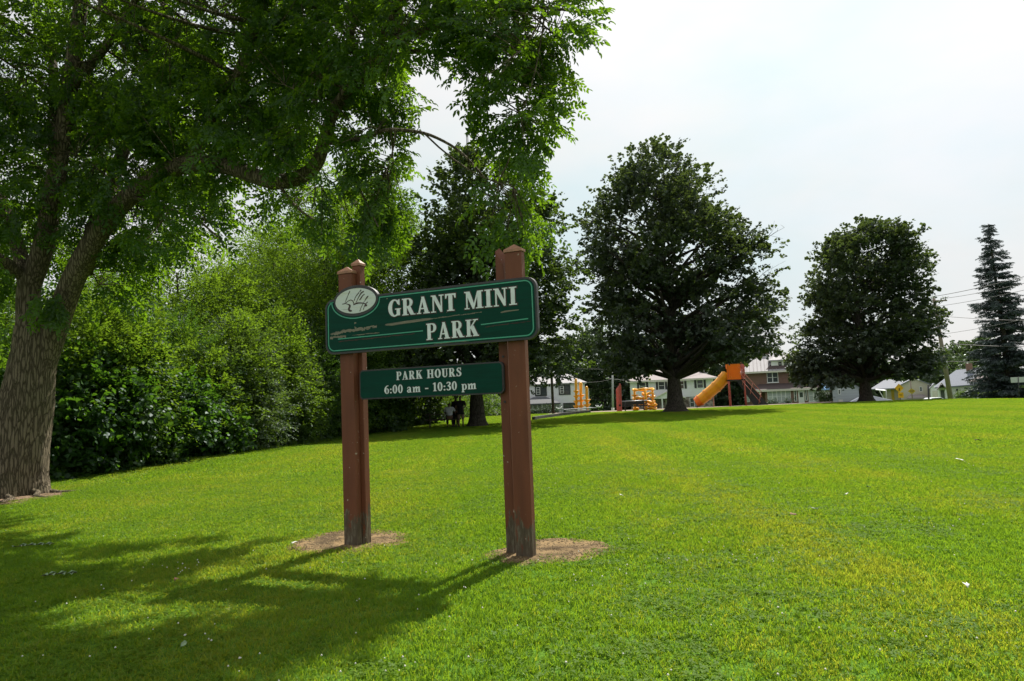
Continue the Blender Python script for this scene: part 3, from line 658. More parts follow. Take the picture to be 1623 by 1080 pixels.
# --- the big ash at the left
def ash():
    r = np.random.RandomState(77); b0 = at(18, 785, 13.36); e = empty('ash_tree', (b0[0], b0[1], 0), 0, 'huge spreading ash at the left with forked ridged trunk and limbs arching towards the sign', 'tree')
    O = np.array([b0[0], b0[1], 0])
    def K(*pts): return [at(x, y, Y if x < 150 else Y + dep(x) - old(x)) - O for (x, y, Y) in pts]
    def old(x): return float(np.interp(x, [150, 250, 480, 582, 700, 800, 920], [13.0, 12.5, 11.5, 11.0, 10.5, 10.1, 9.9]))
    def dep(x): return float(np.interp(x, [-100, 150, 250, 480, 600, 700, 830, 950], [13.6, 13.0, 12.3, 10.2, 9.1, 8.4, 7.8, 7.4]))
    tr = MB()
    p = K((12, 800, 13.36), (14, 782, 13.36), (18, 755, 13.36), (28, 700, 13.36), (41, 640, 13.36), (48, 600, 13.36), (56, 558, 13.36), (60, 525, 13.4), (58, 500, 13.4))
    p[0][2] = -.2; p[1][2] = .0
    n = 64; vs = []; fs = []; rad = [.72, .66, .58, .52, .465, .415, .385, .38, .30]
    cen = [np.array(q) for q in p]
    # smooth the profile
    T = np.linspace(0, len(p)-1, 110); CC = np.stack([np.interp(T, range(len(p)), [c[i] for c in cen]) for i in range(3)], 1); RR = np.interp(T, range(len(p)), rad)
    for i in range(len(T)):
        for k in range(n):
            a = 2*math.pi*k/n; z = CC[i][2]
            lobe = 1 + .10*math.sin(5*a+1)*math.exp(-max(z, 0)*1.6) + .04*math.sin(3*a + z*.7) + .016*math.sin(17*a + 3*math.sin(z*2.1)) + .014*math.sin(29*a - 2*math.sin(z*3.3+1)) + r.normal(0, .006)
            vs.append(CC[i] + np.array([math.cos(a), math.sin(a), 0])*RR[i]*lobe)
    fs = [(i*n+k, i*n+(k+1) % n, (i+1)*n+(k+1) % n, (i+1)*n+k) for i in range(len(T)-1) for k in range(n)]
    tr.add(vs, fs, True)
    for k in range(5):                                      # surface roots
        a = -2.3 + k*.62; q = [np.array([math.cos(a)*s, math.sin(a)*s, z]) for s, z in ((.35, .14), (.62, .05), (.9, .01), (1.25, -.005), (1.6, -.05))]; q = [v + np.array([.10*math.sin(k*2.3 + j*1.7), .10*math.cos(k*1.3 + j*2.1), 0])*(j > 0) for j, v in enumerate(q)]
        q = [v + np.array([0, 0, 0]) for v in q]; tr.tube(q, [.07, .055, .045, .03, .02], 7)
    tr.build('trunk', MATS['bark_ash'], e)
    br = MB(); nodes = []
    def limb(pts, r0, r1, nn=10):
        q = np.array(K(*pts)); m = len(q)*4; T = np.linspace(0, len(q)-1, m)
        q2 = np.stack([np.interp(T, range(len(q)), q[:, i]) for i in range(3)], 1)
        for _ in range(3): q2[1:-1] = (q2[:-2] + 2*q2[1:-1] + q2[2:])/4
        rr = np.linspace(0, 1, m)**.8*(r1-r0) + r0; br.tube(q2, list(rr), nn); nodes.extend([(v, rr[i]) for i, v in enumerate(q2)])
    limb([(48, 545, 13.4), (46, 500, 13.4), (44, 455, 13.4), (66, 407, 13.3), (81, 326, 13.1), (98, 228, 12.9), (110, 143, 12.7), (125, 41, 12.5), (133, -60, 12.3), (150, -220, 12.2)], .25, .10, 14)
    limb([(46, 470, 13.4), (34, 410, 13.6), (16, 350, 13.9), (-20, 270, 14.2), (-60, 150, 14.5)], .17, .08, 12)
    limb([(52, 640, 13.36), (66, 580, 13.36), (88, 520, 13.3), (110, 455, 13.2), (137, 400, 13.0), (163, 358, 12.9), (204, 310, 12.7), (253, 277, 12.5), (300, 256, 12.3), (366, 263, 12.0), (407, 281, 11.8), (440, 291, 11.6), (480, 281, 11.5), (503, 262, 11.4), (514, 224, 11.3), (525, 183, 11.2), (545, 148, 11.1), (582, 118, 11.0)], .26, .065, 14)
    limb([(130, 430, 13.2), (160, 330, 13.8), (200, 230, 14.2), (240, 110, 14.4), (270, -40, 14.5)], .20, .07)
    limb([(88, 250, 13), (86, 150, 13.6), (82, 60, 14.0), (75, -60, 14.2)], .13, .06, 8)
    limb([(525, 226, 11.3), (550, 223, 11.2), (582, 220, 11.0), (604, 206, 10.9), (640, 206, 10.7), (680, 212, 10.5), (730, 238, 10.3), (775, 290, 10.1), (800, 340, 10.0)], .042, .010, 8)
    limb([(582, 118, 11.0), (610, 85, 10.9), (640, 60, 10.8), (700, 40, 10.6), (780, 20, 10.3), (860, 10, 10.0), (920, 20, 9.9)], .08, .012, 8)
    limb([(545, 148, 11.1), (540, 110, 11.2), (560, 40, 11.4), (600, -50, 11.6), (640, -160, 11.7)], .07, .03, 8)
    limb([(640, 82, 10.8), (700, 82, 10.5), (780, 110, 10.3), (830, 150, 10.2)], .035, .012, 6)
    limb([(300, 256, 12.3), (340, 190, 12.0), (380, 110, 11.7), (420, 10, 11.4), (450, -100, 11.2)], .12, .04, 8)
    limb([(204, 310, 12.7), (260, 330, 12.2), (310, 345, 11.8), (350, 380, 11.6)], .05, .012, 6)
    limb([(440, 291, 11.6), (470, 330, 11.3), (500, 350, 11.1)], .03, .01, 6)
    limb([(545, 235, 11.1), (560, 280, 10.9), (580, 320, 10.7), (600, 360, 10.5)], .028, .008, 6)
    limb([(110, 143, 12.7), (180, 60, 12.2), (240, -40, 11.8), (300, -200, 11.5)], .10, .04, 8)
    limb([(582, 118, 11.0), (620, 30, 10.4), (680, -80, 9.9), (760, -200, 9.5)], .06, .03, 8)
    limb([(44, 440, 13.4), (-20, 400, 12.6), (-90, 350, 11.8), (-200, 300, 11.0)], .15, .05, 8)
    # leaf masses: (x, y, rx, ry, Ynear, Yfar, twigs)
    B = [(60, 60, 150, 110, 11.8, 14.5, 120), (200, 90, 140, 120, 11.3, 14.5, 130), (340, 60, 140, 110, 11.0, 14, 130), (480, 50, 130, 100, 10.8, 13.5, 120), (600, 30, 120, 90, 10.5, 13, 100),
         (720, 30, 110, 75, 10.0, 12, 105), (830, 35, 85, 60, 9.7, 11.2, 85), (905, 22, 48, 42, 9.6, 10.6, 36), (50, 200, 120, 110, 12, 14.5, 95), (180, 210, 130, 90, 11.8, 14.5, 110), (310, 170, 130, 90, 11.3, 14, 110), (440, 160, 110, 80, 11.0, 13.2, 90),
         (560, 150, 95, 60, 10.7, 12.6, 75), (650, 110, 70, 55, 10.4, 12, 55), (780, 120, 40, 60, 10.0, 11.4, 36), (850, 130, 48, 70, 9.8, 10.9, 52), (755, 190, 60, 45, 10.0, 11.2, 40), (820, 215, 38, 38, 10, 10.9, 26), (650, 180, 60, 45, 10.4, 11.6, 30),
         (60, 300, 110, 70, 12.6, 15, 70), (200, 300, 90, 60, 12.2, 14.5, 60), (290, 270, 90, 50, 11.6, 13.6, 55), (250, 360, 60, 34, 11.7, 13, 26), (200, 400, 50, 34, 13.2, 14.5, 24), (0, 400, 40, 50, 13.8, 15.5, 26), (110, 380, 60, 40, 14, 16, 30), (0, 500, 24, 50, 14.5, 16, 18), (400, 240, 80, 42, 11.2, 12.8, 42), (480, 235, 60, 48, 11.0, 12.2, 34),
         (430, 320, 60, 30, 10.9, 11.8, 22), (330, 335, 40, 28, 11.4, 12.2, 12), (500, 315, 60, 45, 10.8, 11.8, 40), (560, 300, 60, 55, 10.5, 11.5, 46), (610, 330, 42, 50, 10.3, 11.2, 38), (545, 355, 60, 34, 10.5, 11.3, 30), (590, 240, 60, 40, 10.5, 11.6, 34), (635, 262, 34, 30, 10.3, 11.3, 9),
         (690, 225, 50, 24, 10.3, 11.3, 15), (760, 270, 45, 40, 10, 10.9, 26), (770, 330, 48, 40, 9.9, 10.7, 30), (735, 365, 26, 22, 9.9, 10.5, 9), (750, 125, 40, 48, 9.9, 10.9, 30), (685, 92, 34, 22, 10, 11, 13), (730, 218, 46, 22, 9.9, 10.9, 14), (825, 355, 26, 26, 9.9, 10.4, 12), (815, 300, 24, 28, 9.9, 10.5, 7), (650, 378, 14, 14, 10.3, 10.6, 3), (86, 470, 24, 22, 12.6, 12.9, 7), (180, 460, 40, 34, 13.5, 15, 16)]
    P = []
    for (x, y, rx, ry, Ya, Yb, nt_) in B:
        for _ in range(int(nt_*(1.55 if x < 430 else 1.55))):
            while True:
                u, v = r.uniform(-1, 1, 2)
                if u*u + v*v < 1: break
            P.append(at(x+u*rx, y+v*ry, dep(x) + (r.uniform(-.75, .75) if x > 430 else r.uniform(-1.1, 1.5)) if Ya < 12.1 else r.uniform(Ya, Yb)) - O)
    # the rest of the crown, out of the picture above and to the left
    for _ in range(2400):
        x, y = r.uniform(-900, 820), r.uniform(-900, -30)
        if x > 300 and r.rand() < .55: continue
        P.append(at(x, y, dep(x) + r.uniform(-1.5, 1.0 if x > 300 else 2.0)) - O)
    for _ in range(800): P.append(at(r.uniform(-900, -20), r.uniform(-100, 420), r.uniform(9.5, 15.5)) - O)
    for _ in range(3000):                # upper crown over the lawn: everything that shades the grass at the lower left
        hy = r.uniform(2.4, 12.5); hx_ = r.uniform(-11, float(EDGE(hy))); h = r.uniform(6.8, 10.5); v = np.array([hx_ + h/math.tan(SUN_EL)*math.sin(SUN_AZ), hy + h/math.tan(SUN_EL)*math.cos(SUN_AZ), h])
        k = (v - np.array([0, 0, EYE])); sy_ = CY - FPX*(k @ _U)/(k @ _F)
        if sy_ < -25 and v[1] < 14.5: P.append(v - O)
    P = np.array(P)
    P = P[(P[:, 2] > 2.2)]
    # keep the gaps the photograph shows open to the sky
    W = P + O - np.array([0, 0, EYE]); k = W @ _F; sx = CX + FPX*(W @ _R)/k; sy = CY - FPX*(W @ _U)/k
    keep = np.ones(len(P), bool)
    for (lx0, ly0, lx1, ly1) in ((366, 263, 440, 291), (440, 291, 503, 262), (503, 262, 525, 183), (525, 183, 582, 118), (300, 256, 366, 263), (205, 305, 253, 277), (150, 375, 205, 305), (98, 228, 110, 143), (81, 326, 98, 228)):
        u = np.clip(((sx-lx0)*(lx1-lx0) + (sy-ly0)*(ly1-ly0))/((lx1-lx0)**2 + (ly1-ly0)**2), 0, 1); dd = np.hypot(sx-lx0-u*(lx1-lx0), sy-ly0-u*(ly1-ly0))
        keep &= ~((dd < 24) & ((P + O)[:, 1] < np.vectorize(dep)(sx) + .1) & (r.rand(len(P)) < .8))
    for (gx, gy, ga, gb) in GAPS: keep &= ((sx-gx)/ga)**2 + ((sy-gy)/gb)**2 > 1
    # clear daylight shafts that reach the lawn: (ground point, radii)
    t = (P + O)[:, 2]/math.tan(SUN_EL); hx = (P + O)[:, 0] - t*math.sin(SUN_AZ); hy = (P + O)[:, 1] - t*math.cos(SUN_AZ)
    for (qx, qy, ra, rb, an) in SHAFTS:
        g = gnd(qx, qy); dx, dy = hx-g[0], hy-g[1]; c, s = math.cos(an), math.sin(an); keep &= ((dx*c+dy*s)/ra)**2 + ((-dx*s+dy*c)/rb)**2 > 1
    keep &= ~((hx > EDGE(hy) + .05) & ((sy < 0) | (hx < 1.5)) & (hy < 9.5) & ~((hy > 4.8) & (hy < 5.6) & (hx < -.6)))
    P = P[keep]
    nd = np.array([q[0] for q in nodes]); nr = np.array([q[1] for q in nodes])
    # secondary branches by k-means-like seeds
    sd_ = P[r.choice(len(P), 230, replace=False)]; sec = []
    for s in sd_:
        i = np.argmin(np.linalg.norm(nd - s, axis=1) + 6*(nr < .02)); L_ = np.linalg.norm(nd[i]-s)
        if L_ > 4.5: continue
        q = bend(nd[i], s, r, 7, up=.3); br.tube(q, list(np.linspace(min(nr[i]*.6, .012+.014*L_), .007, 7)), 5, cap=False); sec.extend(q[2:])
    sec = np.array(sec); D = np.zeros_like(P)
    for j, pnt in enumerate(P):
        i = np.argmin(np.linalg.norm(sec - pnt, axis=1)); v = pnt - sec[i]; L_ = np.linalg.norm(v); D[j] = v/(L_+.01) + r.normal(0, .35, 3) + np.array([.15, -.1, -.28])
        if .15 < L_ < 1.6: br.tube(bend(sec[i], pnt, r, 4), [.007, .006, .005, .004], 3, cap=False)
    br.build('branches', MATS['bark_ash'], e)
    leaves('crown', 'ash', P, D, r.uniform(.85, 1.25, len(P))*np.clip((P[:, 1] + O[1])/12.5, .66, 1.0), 'leaf_ash', e, 5, rollv=.6, var=.4)
    return e
GAPS = [(706, 152, 18, 26), (818, 72, 20, 12), (395, 320, 24, 26), (425, 385, 30, 30), (360, 378, 22, 22), (455, 372, 14, 18), (178, 485, 16, 14), (590, 188, 10, 6), (505, 130, 14, 10), (415, 60, 10, 6), (900, 150, 12, 60), (692, 335, 30, 62), (690, 410, 45, 40), (500, 420, 90, 25), (395, 440, 60, 30), (905, 300, 40, 90)]
SHAFTS = [(262, 965, 1.2, .62, .1), (190, 890, .75, .42, .4), (245, 862, .5, .28, .2), (150, 918, .36, .26, .4), (150, 843, 1.3, .42, .1), (352, 912, .6, .32, .5), (0, 900, .6, .34, .1), (300, 1020, .32, .26, 0), (478, 1075, .5, .34, .3), (120, 1030, .35, .25, 0)]
def EDGE(hy):
    # right-hand limit of the tree's shade on the lawn, x for each y
    return np.interp(hy, [2.4, 4.2, 5.05, 5.4, 5.9, 6.5, 7.2, 7.75, 8.0, 8.6, 8.9, 9.6, 12, 14], [-1.4, -1.22, -1.30, -1.7, -2.7, -3.1, -2.95, -2.75, -3.4, -4.1, -5.2, -6.0, -8.5, -11])
ash()

# --- the three park maples
H, pf = prof_px([(243, 770, 800), (275, 715, 835), (310, 690, 858), (350, 668, 884), (400, 650, 904), (440, 640, 917), (480, 632, 928), (520, 625, 943), (560, 622, 954), (590, 640, 958), (610, 690, 950), (618, 735, 915)], 758, 676, 37.5, 1.0)
g3 = gnd(757, 676)
tree('maple_tree', 'dark maple right behind the sign, its trunk shading the picnic table', (g3[0], 37.5), H, pf, 135, 7600, .72, 'maple', 'leaf_maple_near', 1.0, under=(758, 676, 37.5, [(600, 650), (680, 640), (700, 624), (760, 612), (800, 618), (845, 616), (885, 615), (905, 603), (930, 594), (952, 570)]), tr=.38, bole=.14, seed=21, group='maples on the lawn', nlimb=95, flare=1.7, flat=.5)
H, pf = prof_px([(232, 965, 1025), (246, 935, 1058), (275, 920, 1112), (320, 915, 1135), (355, 920, 1165), (385, 905, 1222), (430, 925, 1225), (470, 935, 1225), (500, 940, 1252), (540, 945, 1240), (565, 955, 1235), (585, 975, 1205), (600, 1000, 1150), (608, 1010, 1040)], 1070, 652, 48.5)
tree('maple_tree', 'tall broad maple in the middle of the lawn with the yellow tube slide behind it', (at(1071, 652, 48.5)[0], 48.5), H, pf, 190, 8300, .78, 'maple', 'leaf_maple', 1.25, under=(1070, 652, 48.5, [(915, 470), (935, 540), (955, 585), (990, 598), (1020, 597), (1045, 576), (1093, 564), (1118, 580), (1150, 573), (1200, 566), (1242, 556), (1256, 480)]), tr=.52, bole=.13, seed=34, group='maples on the lawn', nlimb=120, flare=1.9, bare=22, flat=.5)
H, pf = prof_px([(352, 1340, 1385), (372, 1318, 1436), (395, 1302, 1462), (430, 1288, 1458), (470, 1278, 1458), (505, 1266, 1480), (540, 1262, 1476), (575, 1258, 1482), (595, 1258, 1482), (606, 1262, 1474), (614, 1275, 1462)], 1371, 633, 64)
tree('maple_tree', 'dense round-crowned maple at the right, beside the leaning power pole', (at(1373, 633, 64)[0], 64), H, pf, 150, 8200, .80, 'maple', 'leaf_maple', 1.4, under=(1371, 633, 64, [(1240, 530), (1260, 575), (1268, 608), (1289, 610), (1319, 605), (1349, 603), (1363, 592), (1396, 594), (1420, 598), (1449, 603), (1473, 592), (1485, 584), (1490, 565)]), tr=.5, bole=.12, seed=47, group='maples on the lawn', nlimb=95, flare=1.7, flat=.5)

# --- blue spruce
def spruce():
    D0 = 76; bx = at(1601, 632, D0)[0]; z0 = G(bx, D0); H = 20.6
    e = empty('spruce_tree', (bx, D0, z0), 0, 'tall blue-grey spruce with drooping boughs at the right edge of the picture', 'tree')
    r = np.random.RandomState(5); P = []; D = []; S = []; mb = MB(); lean = -.035
    mb.tube([(lean*z + .2, 0, z) for z in np.linspace(-.2, H-.3, 8)], list(np.linspace(.42, .03, 8)), 8)
    z = 1.1
    while z < H - .15:
        f = 1 - z/H; R0 = .18 + 3.7*f**.80; nb = int(5 + 6*f)
        for k in range(nb):
            an = r.uniform(0, 6.28); Rr = R0*r.uniform(.6, 1.15); dr = r.uniform(-.14, .08) - .30*f; zj = r.uniform(-.3, .3)*min(1, f*4)
            q = [np.array([lean*z + .2 + math.cos(an)*Rr*t, math.sin(an)*Rr*t, z + zj + dr*Rr*t + .16*Rr*t**2.2]) for t in (0, .3, .6, 1)]
            mb.tube(q, [.05*f+.015, .04*f+.01, .02, .01], 4, cap=False)
            for t in np.arange(.18, 1.02, max(.09, .30/max(Rr, .4))):
                c = np.array([np.interp(t, (0, .3, .6, 1), [v[i] for v in q]) for i in range(3)])
                for sg in (-1, 0, 1):
                    a2 = an + sg*r.uniform(.5, 1.0); P.append(c + r.normal(0, .06, 3)); D.append((math.cos(a2), math.sin(a2), r.uniform(-.45, .05))); S.append(r.uniform(.55, .95)*(.75 + .45*f))
        z += .34 + .12*f
    mb.build('trunk', MATS['bark_maple'], e); leaves('crown', 'needle', P, D, S, 'leaf_spruce', e, 3, var=.5)
spruce()

# --- hedgerow at the left: shrubs, then trees behind
def shrub(name, label, x, y, H, Rx, Ry, kind, mat, ntw, seed, group, scale=1.0, ncl=34, cs=.34, stems=True, cat='shrub', low=.03):
    r = np.random.RandomState(seed); e = empty(name, (x, y, G(x, y)), -math.atan2(x, y), label, cat, group)
    pf = [(low, Rx*.75, Rx*.75, Ry*.8), (.3, Rx, Rx*.95, Ry), (.6, Rx*.95, Rx*r.uniform(.8, 1.05), Ry*.9), (.82, Rx*.65, Rx*.7, Ry*.65), (1, Rx*.18, Rx*.2, Ry*.2)]
    C, P, D = clump_cloud(pf, H, ncl, ntw, cs, r, .75, shell=.5)
    if stems:
        mb = MB()
        for i in range(min(ncl, 14)): q = bend((r.normal(0, .15), r.normal(0, .15), -.05), C[i], r, 6); mb.tube(q, list(np.linspace(.035, .008, 6)), 5, cap=False)
        mb.build('stems', MATS['bark_twig'], e)
    leaves('foliage', kind, P, D, r.uniform(.8, 1.3, len(P))*scale, mat, e, seed+5, var=.45)
    return e
def hx(y): return np.interp(y, [0, 12, 16, 20, 23, 28, 35, 45, 60], [-40, -16.5, -10.9, -11.2, -11.0, -10.2, -9.0, -7.0, -4.0])
SH = [ # px of centre, distance, height, rx, kind, mat, label
 (-10, 17.0, 3.4, 1.7, 'vine', 'leaf_vine', 'broad-leaved shrub seen just left of the ash trunk'),
 (95, 16.6, 2.6, 1.4, 'vine', 'leaf_vine', 'big-leaved vine-covered shrub close to the right side of the ash trunk'),
 (150, 18.0, 3.6, 1.6, 'vine', 'leaf_shrub', 'tall dark shrub with hanging leaves, second right of the ash trunk'),
 (215, 19.8, 3.0, 1.5, 'vine', 'leaf_vine', 'rounded vine-draped shrub between the ash trunk and the grey-green bush'),
 (255, 21.5, 4.6, 1.7, 'shrub', 'leaf_shrub', 'tall deep green shrub rising behind the vine-draped ones'),
 (335, 23.2, 4.3, 2.1, 'shrub', 'leaf_grey_shrub', 'large pale grey-green bush in the middle of the hedgerow'),
 (405, 25.5, 4.0, 1.9, 'shrub', 'leaf_grey_shrub', 'pale feathery bush to the right of the large grey-green one'),
 (470, 28.0, 4.4, 1.9, 'shrub', 'leaf_shrub', 'glossy green bush left of the left sign post'),
 (515, 31.5, 4.6, 2.0, 'shrub', 'leaf_vine', 'bush seen against the left edge of the left sign post'),
 (560, 35.0, 4.6, 2.2, 'vine', 'leaf_shrub', 'dark bush directly behind the left sign post'),
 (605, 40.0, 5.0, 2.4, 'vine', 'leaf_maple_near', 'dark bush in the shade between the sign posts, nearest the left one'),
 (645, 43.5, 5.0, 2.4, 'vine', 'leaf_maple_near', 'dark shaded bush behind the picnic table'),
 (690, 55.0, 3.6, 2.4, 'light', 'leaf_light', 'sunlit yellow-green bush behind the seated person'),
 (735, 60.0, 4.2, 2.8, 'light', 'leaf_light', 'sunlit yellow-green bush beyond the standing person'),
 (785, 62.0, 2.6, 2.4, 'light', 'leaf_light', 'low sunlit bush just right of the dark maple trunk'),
]
SH += [(120, 17.4, 4.6, .9, 'light', 'leaf_light', 'thin bright sapling standing up out of the shrub by the ash trunk'),
 (190, 18.6, 4.4, 1.0, 'light', 'leaf_light', 'bright loose sapling between the two vine-draped shrubs'),
 (290, 21.6, 3.4, 1.1, 'light', 'leaf_light', 'bright sapling in front of the left side of the pale grey-green bush'),
 (375, 23.8, 4.9, 1.1, 'light', 'leaf_light', 'tall bright sapling between the two pale bushes'),
 (440, 26.2, 4.9, 1.2, 'light', 'leaf_light', 'bright sapling right of the pale feathery bush'),
 (310, 22.0, 1.6, 1.1, 'vine', 'leaf_vine', 'low leafy bush at the lawn edge below the pale grey-green bush'),
 (60, 16.2, 1.3, .9, 'vine', 'leaf_vine', 'low leafy bush hard against the ash trunk')]
for i, (px, D0, H, Rx, kind, mat, lab) in enumerate(SH):
    x = at(px, 640, D0)[0]; shrub('shrub', lab, x, D0 + Rx*.55, H, Rx, Rx*1.1, kind, mat, int((400 + 185*H*Rx)*(.36 if D0 > 50 else 1)), 200+i, 'shrubs of the hedgerow', 1.0 if D0 < 30 else 1.35, cs=.33 if D0 < 34 else .5)
BK = [ # px, distance, height, rx, kind, mat, trunk, label
 (-60, 22, 9.0, 3.0, 'light', 'leaf_light', 'light green tree at the left edge behind the ash trunk'),
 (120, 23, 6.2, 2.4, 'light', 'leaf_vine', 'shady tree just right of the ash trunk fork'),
 (200, 25, 6.4, 2.6, 'light', 'leaf_light', 'feathery tree whose top fills the gap under the ash limb'),
 (285, 27, 8.0, 2.8, 'light', 'leaf_light', 'bright feathery tree below the arching ash limb'),
 (355, 29, 7.9, 2.7, 'light', 'leaf_light', 'light green tree under the triangular gap of sky'),
 (425, 34, 10.2, 3.0, 'light', 'leaf_light', 'slender pale tree left of the left sign post'),
 (520, 33, 13.2, 3.1, 'light', 'leaf_light', 'tallest yellow-green tree of the hedgerow, rising behind the left sign post'),
 (600, 39, 14.2, 3.6, 'light', 'leaf_light', 'tall light green tree between the sign posts, left of the dark maple'),
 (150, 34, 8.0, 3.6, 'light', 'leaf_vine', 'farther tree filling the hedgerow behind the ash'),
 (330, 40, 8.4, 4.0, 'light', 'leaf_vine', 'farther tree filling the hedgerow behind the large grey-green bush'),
 (470, 46, 14.0, 4.4, 'light', 'leaf_light', 'far tree glimpsed through the hedgerow left of the sign'),
 (585, 52, 8.5, 4.5, 'maple', 'leaf_maple_near', 'far dark tree behind the shaded bushes'),
 (655, 80, 10.0, 4.0, 'light', 'leaf_light', 'far sunlit tree beyond the picnic table'),
]
for i, (px, D0, H, Rx, kind, mat, lab) in enumerate(BK):
    x = at(px, 640, D0)[0]
    pf = [(.06, Rx*.7, Rx*.7, Rx*.8), (.3, Rx, Rx, Rx), (.6, Rx*.95, Rx*.9, Rx*.9), (.85, Rx*.6, Rx*.65, Rx*.6), (1, Rx*.15, Rx*.15, Rx*.15)]
    tree('hedgerow_tree', lab, (x, D0), H, pf, 42, int(500 + 100*H*Rx), .62 if D0 < 30 else .8, kind, mat, 1.15 if D0 < 38 else 1.6, tr=.13+.006*H, bole=.12, barkm='bark_maple', seed=300+i, group='trees behind the hedgerow', nlimb=16, flare=1.3, var=.5)

# --- weeds at the foot of the hedgerow
def weeds():
    r = np.random.RandomState(8); P = []; D = []; S = []
    for _ in range(3600):
        px = 78 + 480*r.rand()**.8; g = gnd(px, np.interp(px, [80, 200, 300, 420, 540], [764, 740, 724, 707, 690]) + 3*math.sin(px*.11) + 2*math.sin(px*.29) - abs(r.normal(0, 6))); x, y = g[0], g[1]; h = r.uniform(.02, .42)*r.rand()**.5*(1 + .7*math.sin(y*1.7+1))
        P.append((x, y, G(x, y) + max(.02, h))); D.append((r.normal(0, .6), r.normal(0, .6), r.uniform(.1, .9))); S.append(r.uniform(.45, .85))
    tag(leaves('weeds', 'vine', P, D, S, 'leaf_light', None, 4, var=.6), 'low weeds and creeper spilling from the hedgerow onto the lawn edge', 'weeds', kind='stuff')
weeds()

# --- far trees
FT = [ # px, D, H(m), R, mat, label
 (958, 150, 19, 9, 'leaf_far', 'far tree behind the thin grey pole'), (905, 160, 17, 8, 'leaf_far_dark', 'far dark tree at the corner of the left white house'),
 (1000, 140, 15, 7, 'leaf_far_dark', 'far dark tree left of the white house with black shutters'), (1045, 170, 17, 9, 'leaf_far', 'far tree above the roof of the white house with black shutters'), (1120, 150, 16, 8, 'leaf_far_dark', 'far tree behind the right end of the white house with black shutters'),
 (1160, 135, 14, 6, 'leaf_far_dark', 'dark tree between the slide posts, left of the brick house'), (1385, 150, 9, 7, 'leaf_far', 'pale far tree behind the round-crowned maple trunk'),
 (1490, 175, 11, 9, 'leaf_far', 'far tree left of the grey-roofed house'), (1530, 190, 14, 9, 'leaf_far', 'far tree peeping over the ridge of the grey-roofed house'), (1572, 185, 15, 9, 'leaf_far', 'far tree above the chimney of the grey-roofed house'), (1440, 190, 9, 8, 'leaf_far', 'far tree above the beige gable'),
 (1330, 160, 8, 7, 'leaf_far_dark', 'far tree behind the little grey garage'), (850, 150, 12, 8, 'leaf_far', 'far tree behind the left white house'), (800, 140, 14, 8, 'leaf_far', 'far tree behind the right sign post')]
for i, (px, D0, H, Rr, mat, lab) in enumerate(FT):
    x = at(px, 620, D0)[0]; pf = [(.05, Rr*.7, Rr*.7, Rr*.7), (.35, Rr, Rr, Rr), (.65, Rr*.9, Rr*.85, Rr*.8), (.88, Rr*.5, Rr*.55, Rr*.5), (1, .8, .9, .8)]
    tree('background_tree', lab, (x, D0), H, pf, 46, 1100, 1.5, 'maple', mat, 3.2, tr=.35, bole=.1, seed=400+i, group='trees beyond the houses', nlimb=10, var=.5)
def woods():
    r = np.random.RandomState(11); P = []; D = []
    for _ in range(5200):
        px = r.uniform(-500, 2000); Y = r.uniform(205, 260); x = (px-CX)/FPX*Y; h = (6.5 + 2.5*math.sin(x*.06) + 1.6*math.sin(x*.19+1))*r.rand()**.6
        P.append((x, Y, G(x, Y) + h)); D.append(r.normal(0, 1, 3) + np.array([0, 0, .3]))
    tag(leaves('distant_woods', 'maple', P, D, np.full(len(P), 7.5), 'leaf_far', None, 4, var=.5), 'line of far woods along the horizon', 'woods', kind='stuff')
woods()

# ------------------------------------------------------------------ the park sign
A0 = np.array([-1.8564, 7.3538, 0.0]); SU = np.array([0.91253, -0.40900, 0]); SNRM = np.array([-0.40900, -0.91253, 0])
SRZ = math.atan2(SU[1], SU[0])
def ell(cx, cy, rx, ry, n=28, a0=0, a1=2*math.pi): return [(cx + rx*math.cos(a0+(a1-a0)*i/n), cy + ry*math.sin(a0+(a1-a0)*i/n)) for i in range(n)]
def rect(x0, y0, x1, y1): return [(x0, y0), (x1, y0), (x1, y1), (x0, y1)]
def stroke(pts, ws, sub=4):
    p = np.array(pts, float); w_ = np.array(ws, float); n = len(p); T = np.linspace(0, n-1, (n-1)*sub+1)
    q = np.stack([np.interp(T, range(n), p[:, i]) for i in (0, 1)], 1); ww = np.interp(T, range(n), w_)
    for _ in range(3): q[1:-1] = (q[:-2] + 2*q[1:-1] + q[2:])/4
    t = np.gradient(q, axis=0); t /= np.linalg.norm(t, axis=1)[:, None] + 1e-9; nn = np.stack([-t[:, 1], t[:, 0]], 1)
    return [tuple(v) for v in (q + nn*ww[:, None]/2)] + [tuple(v) for v in (q - nn*ww[:, None]/2)[::-1]]
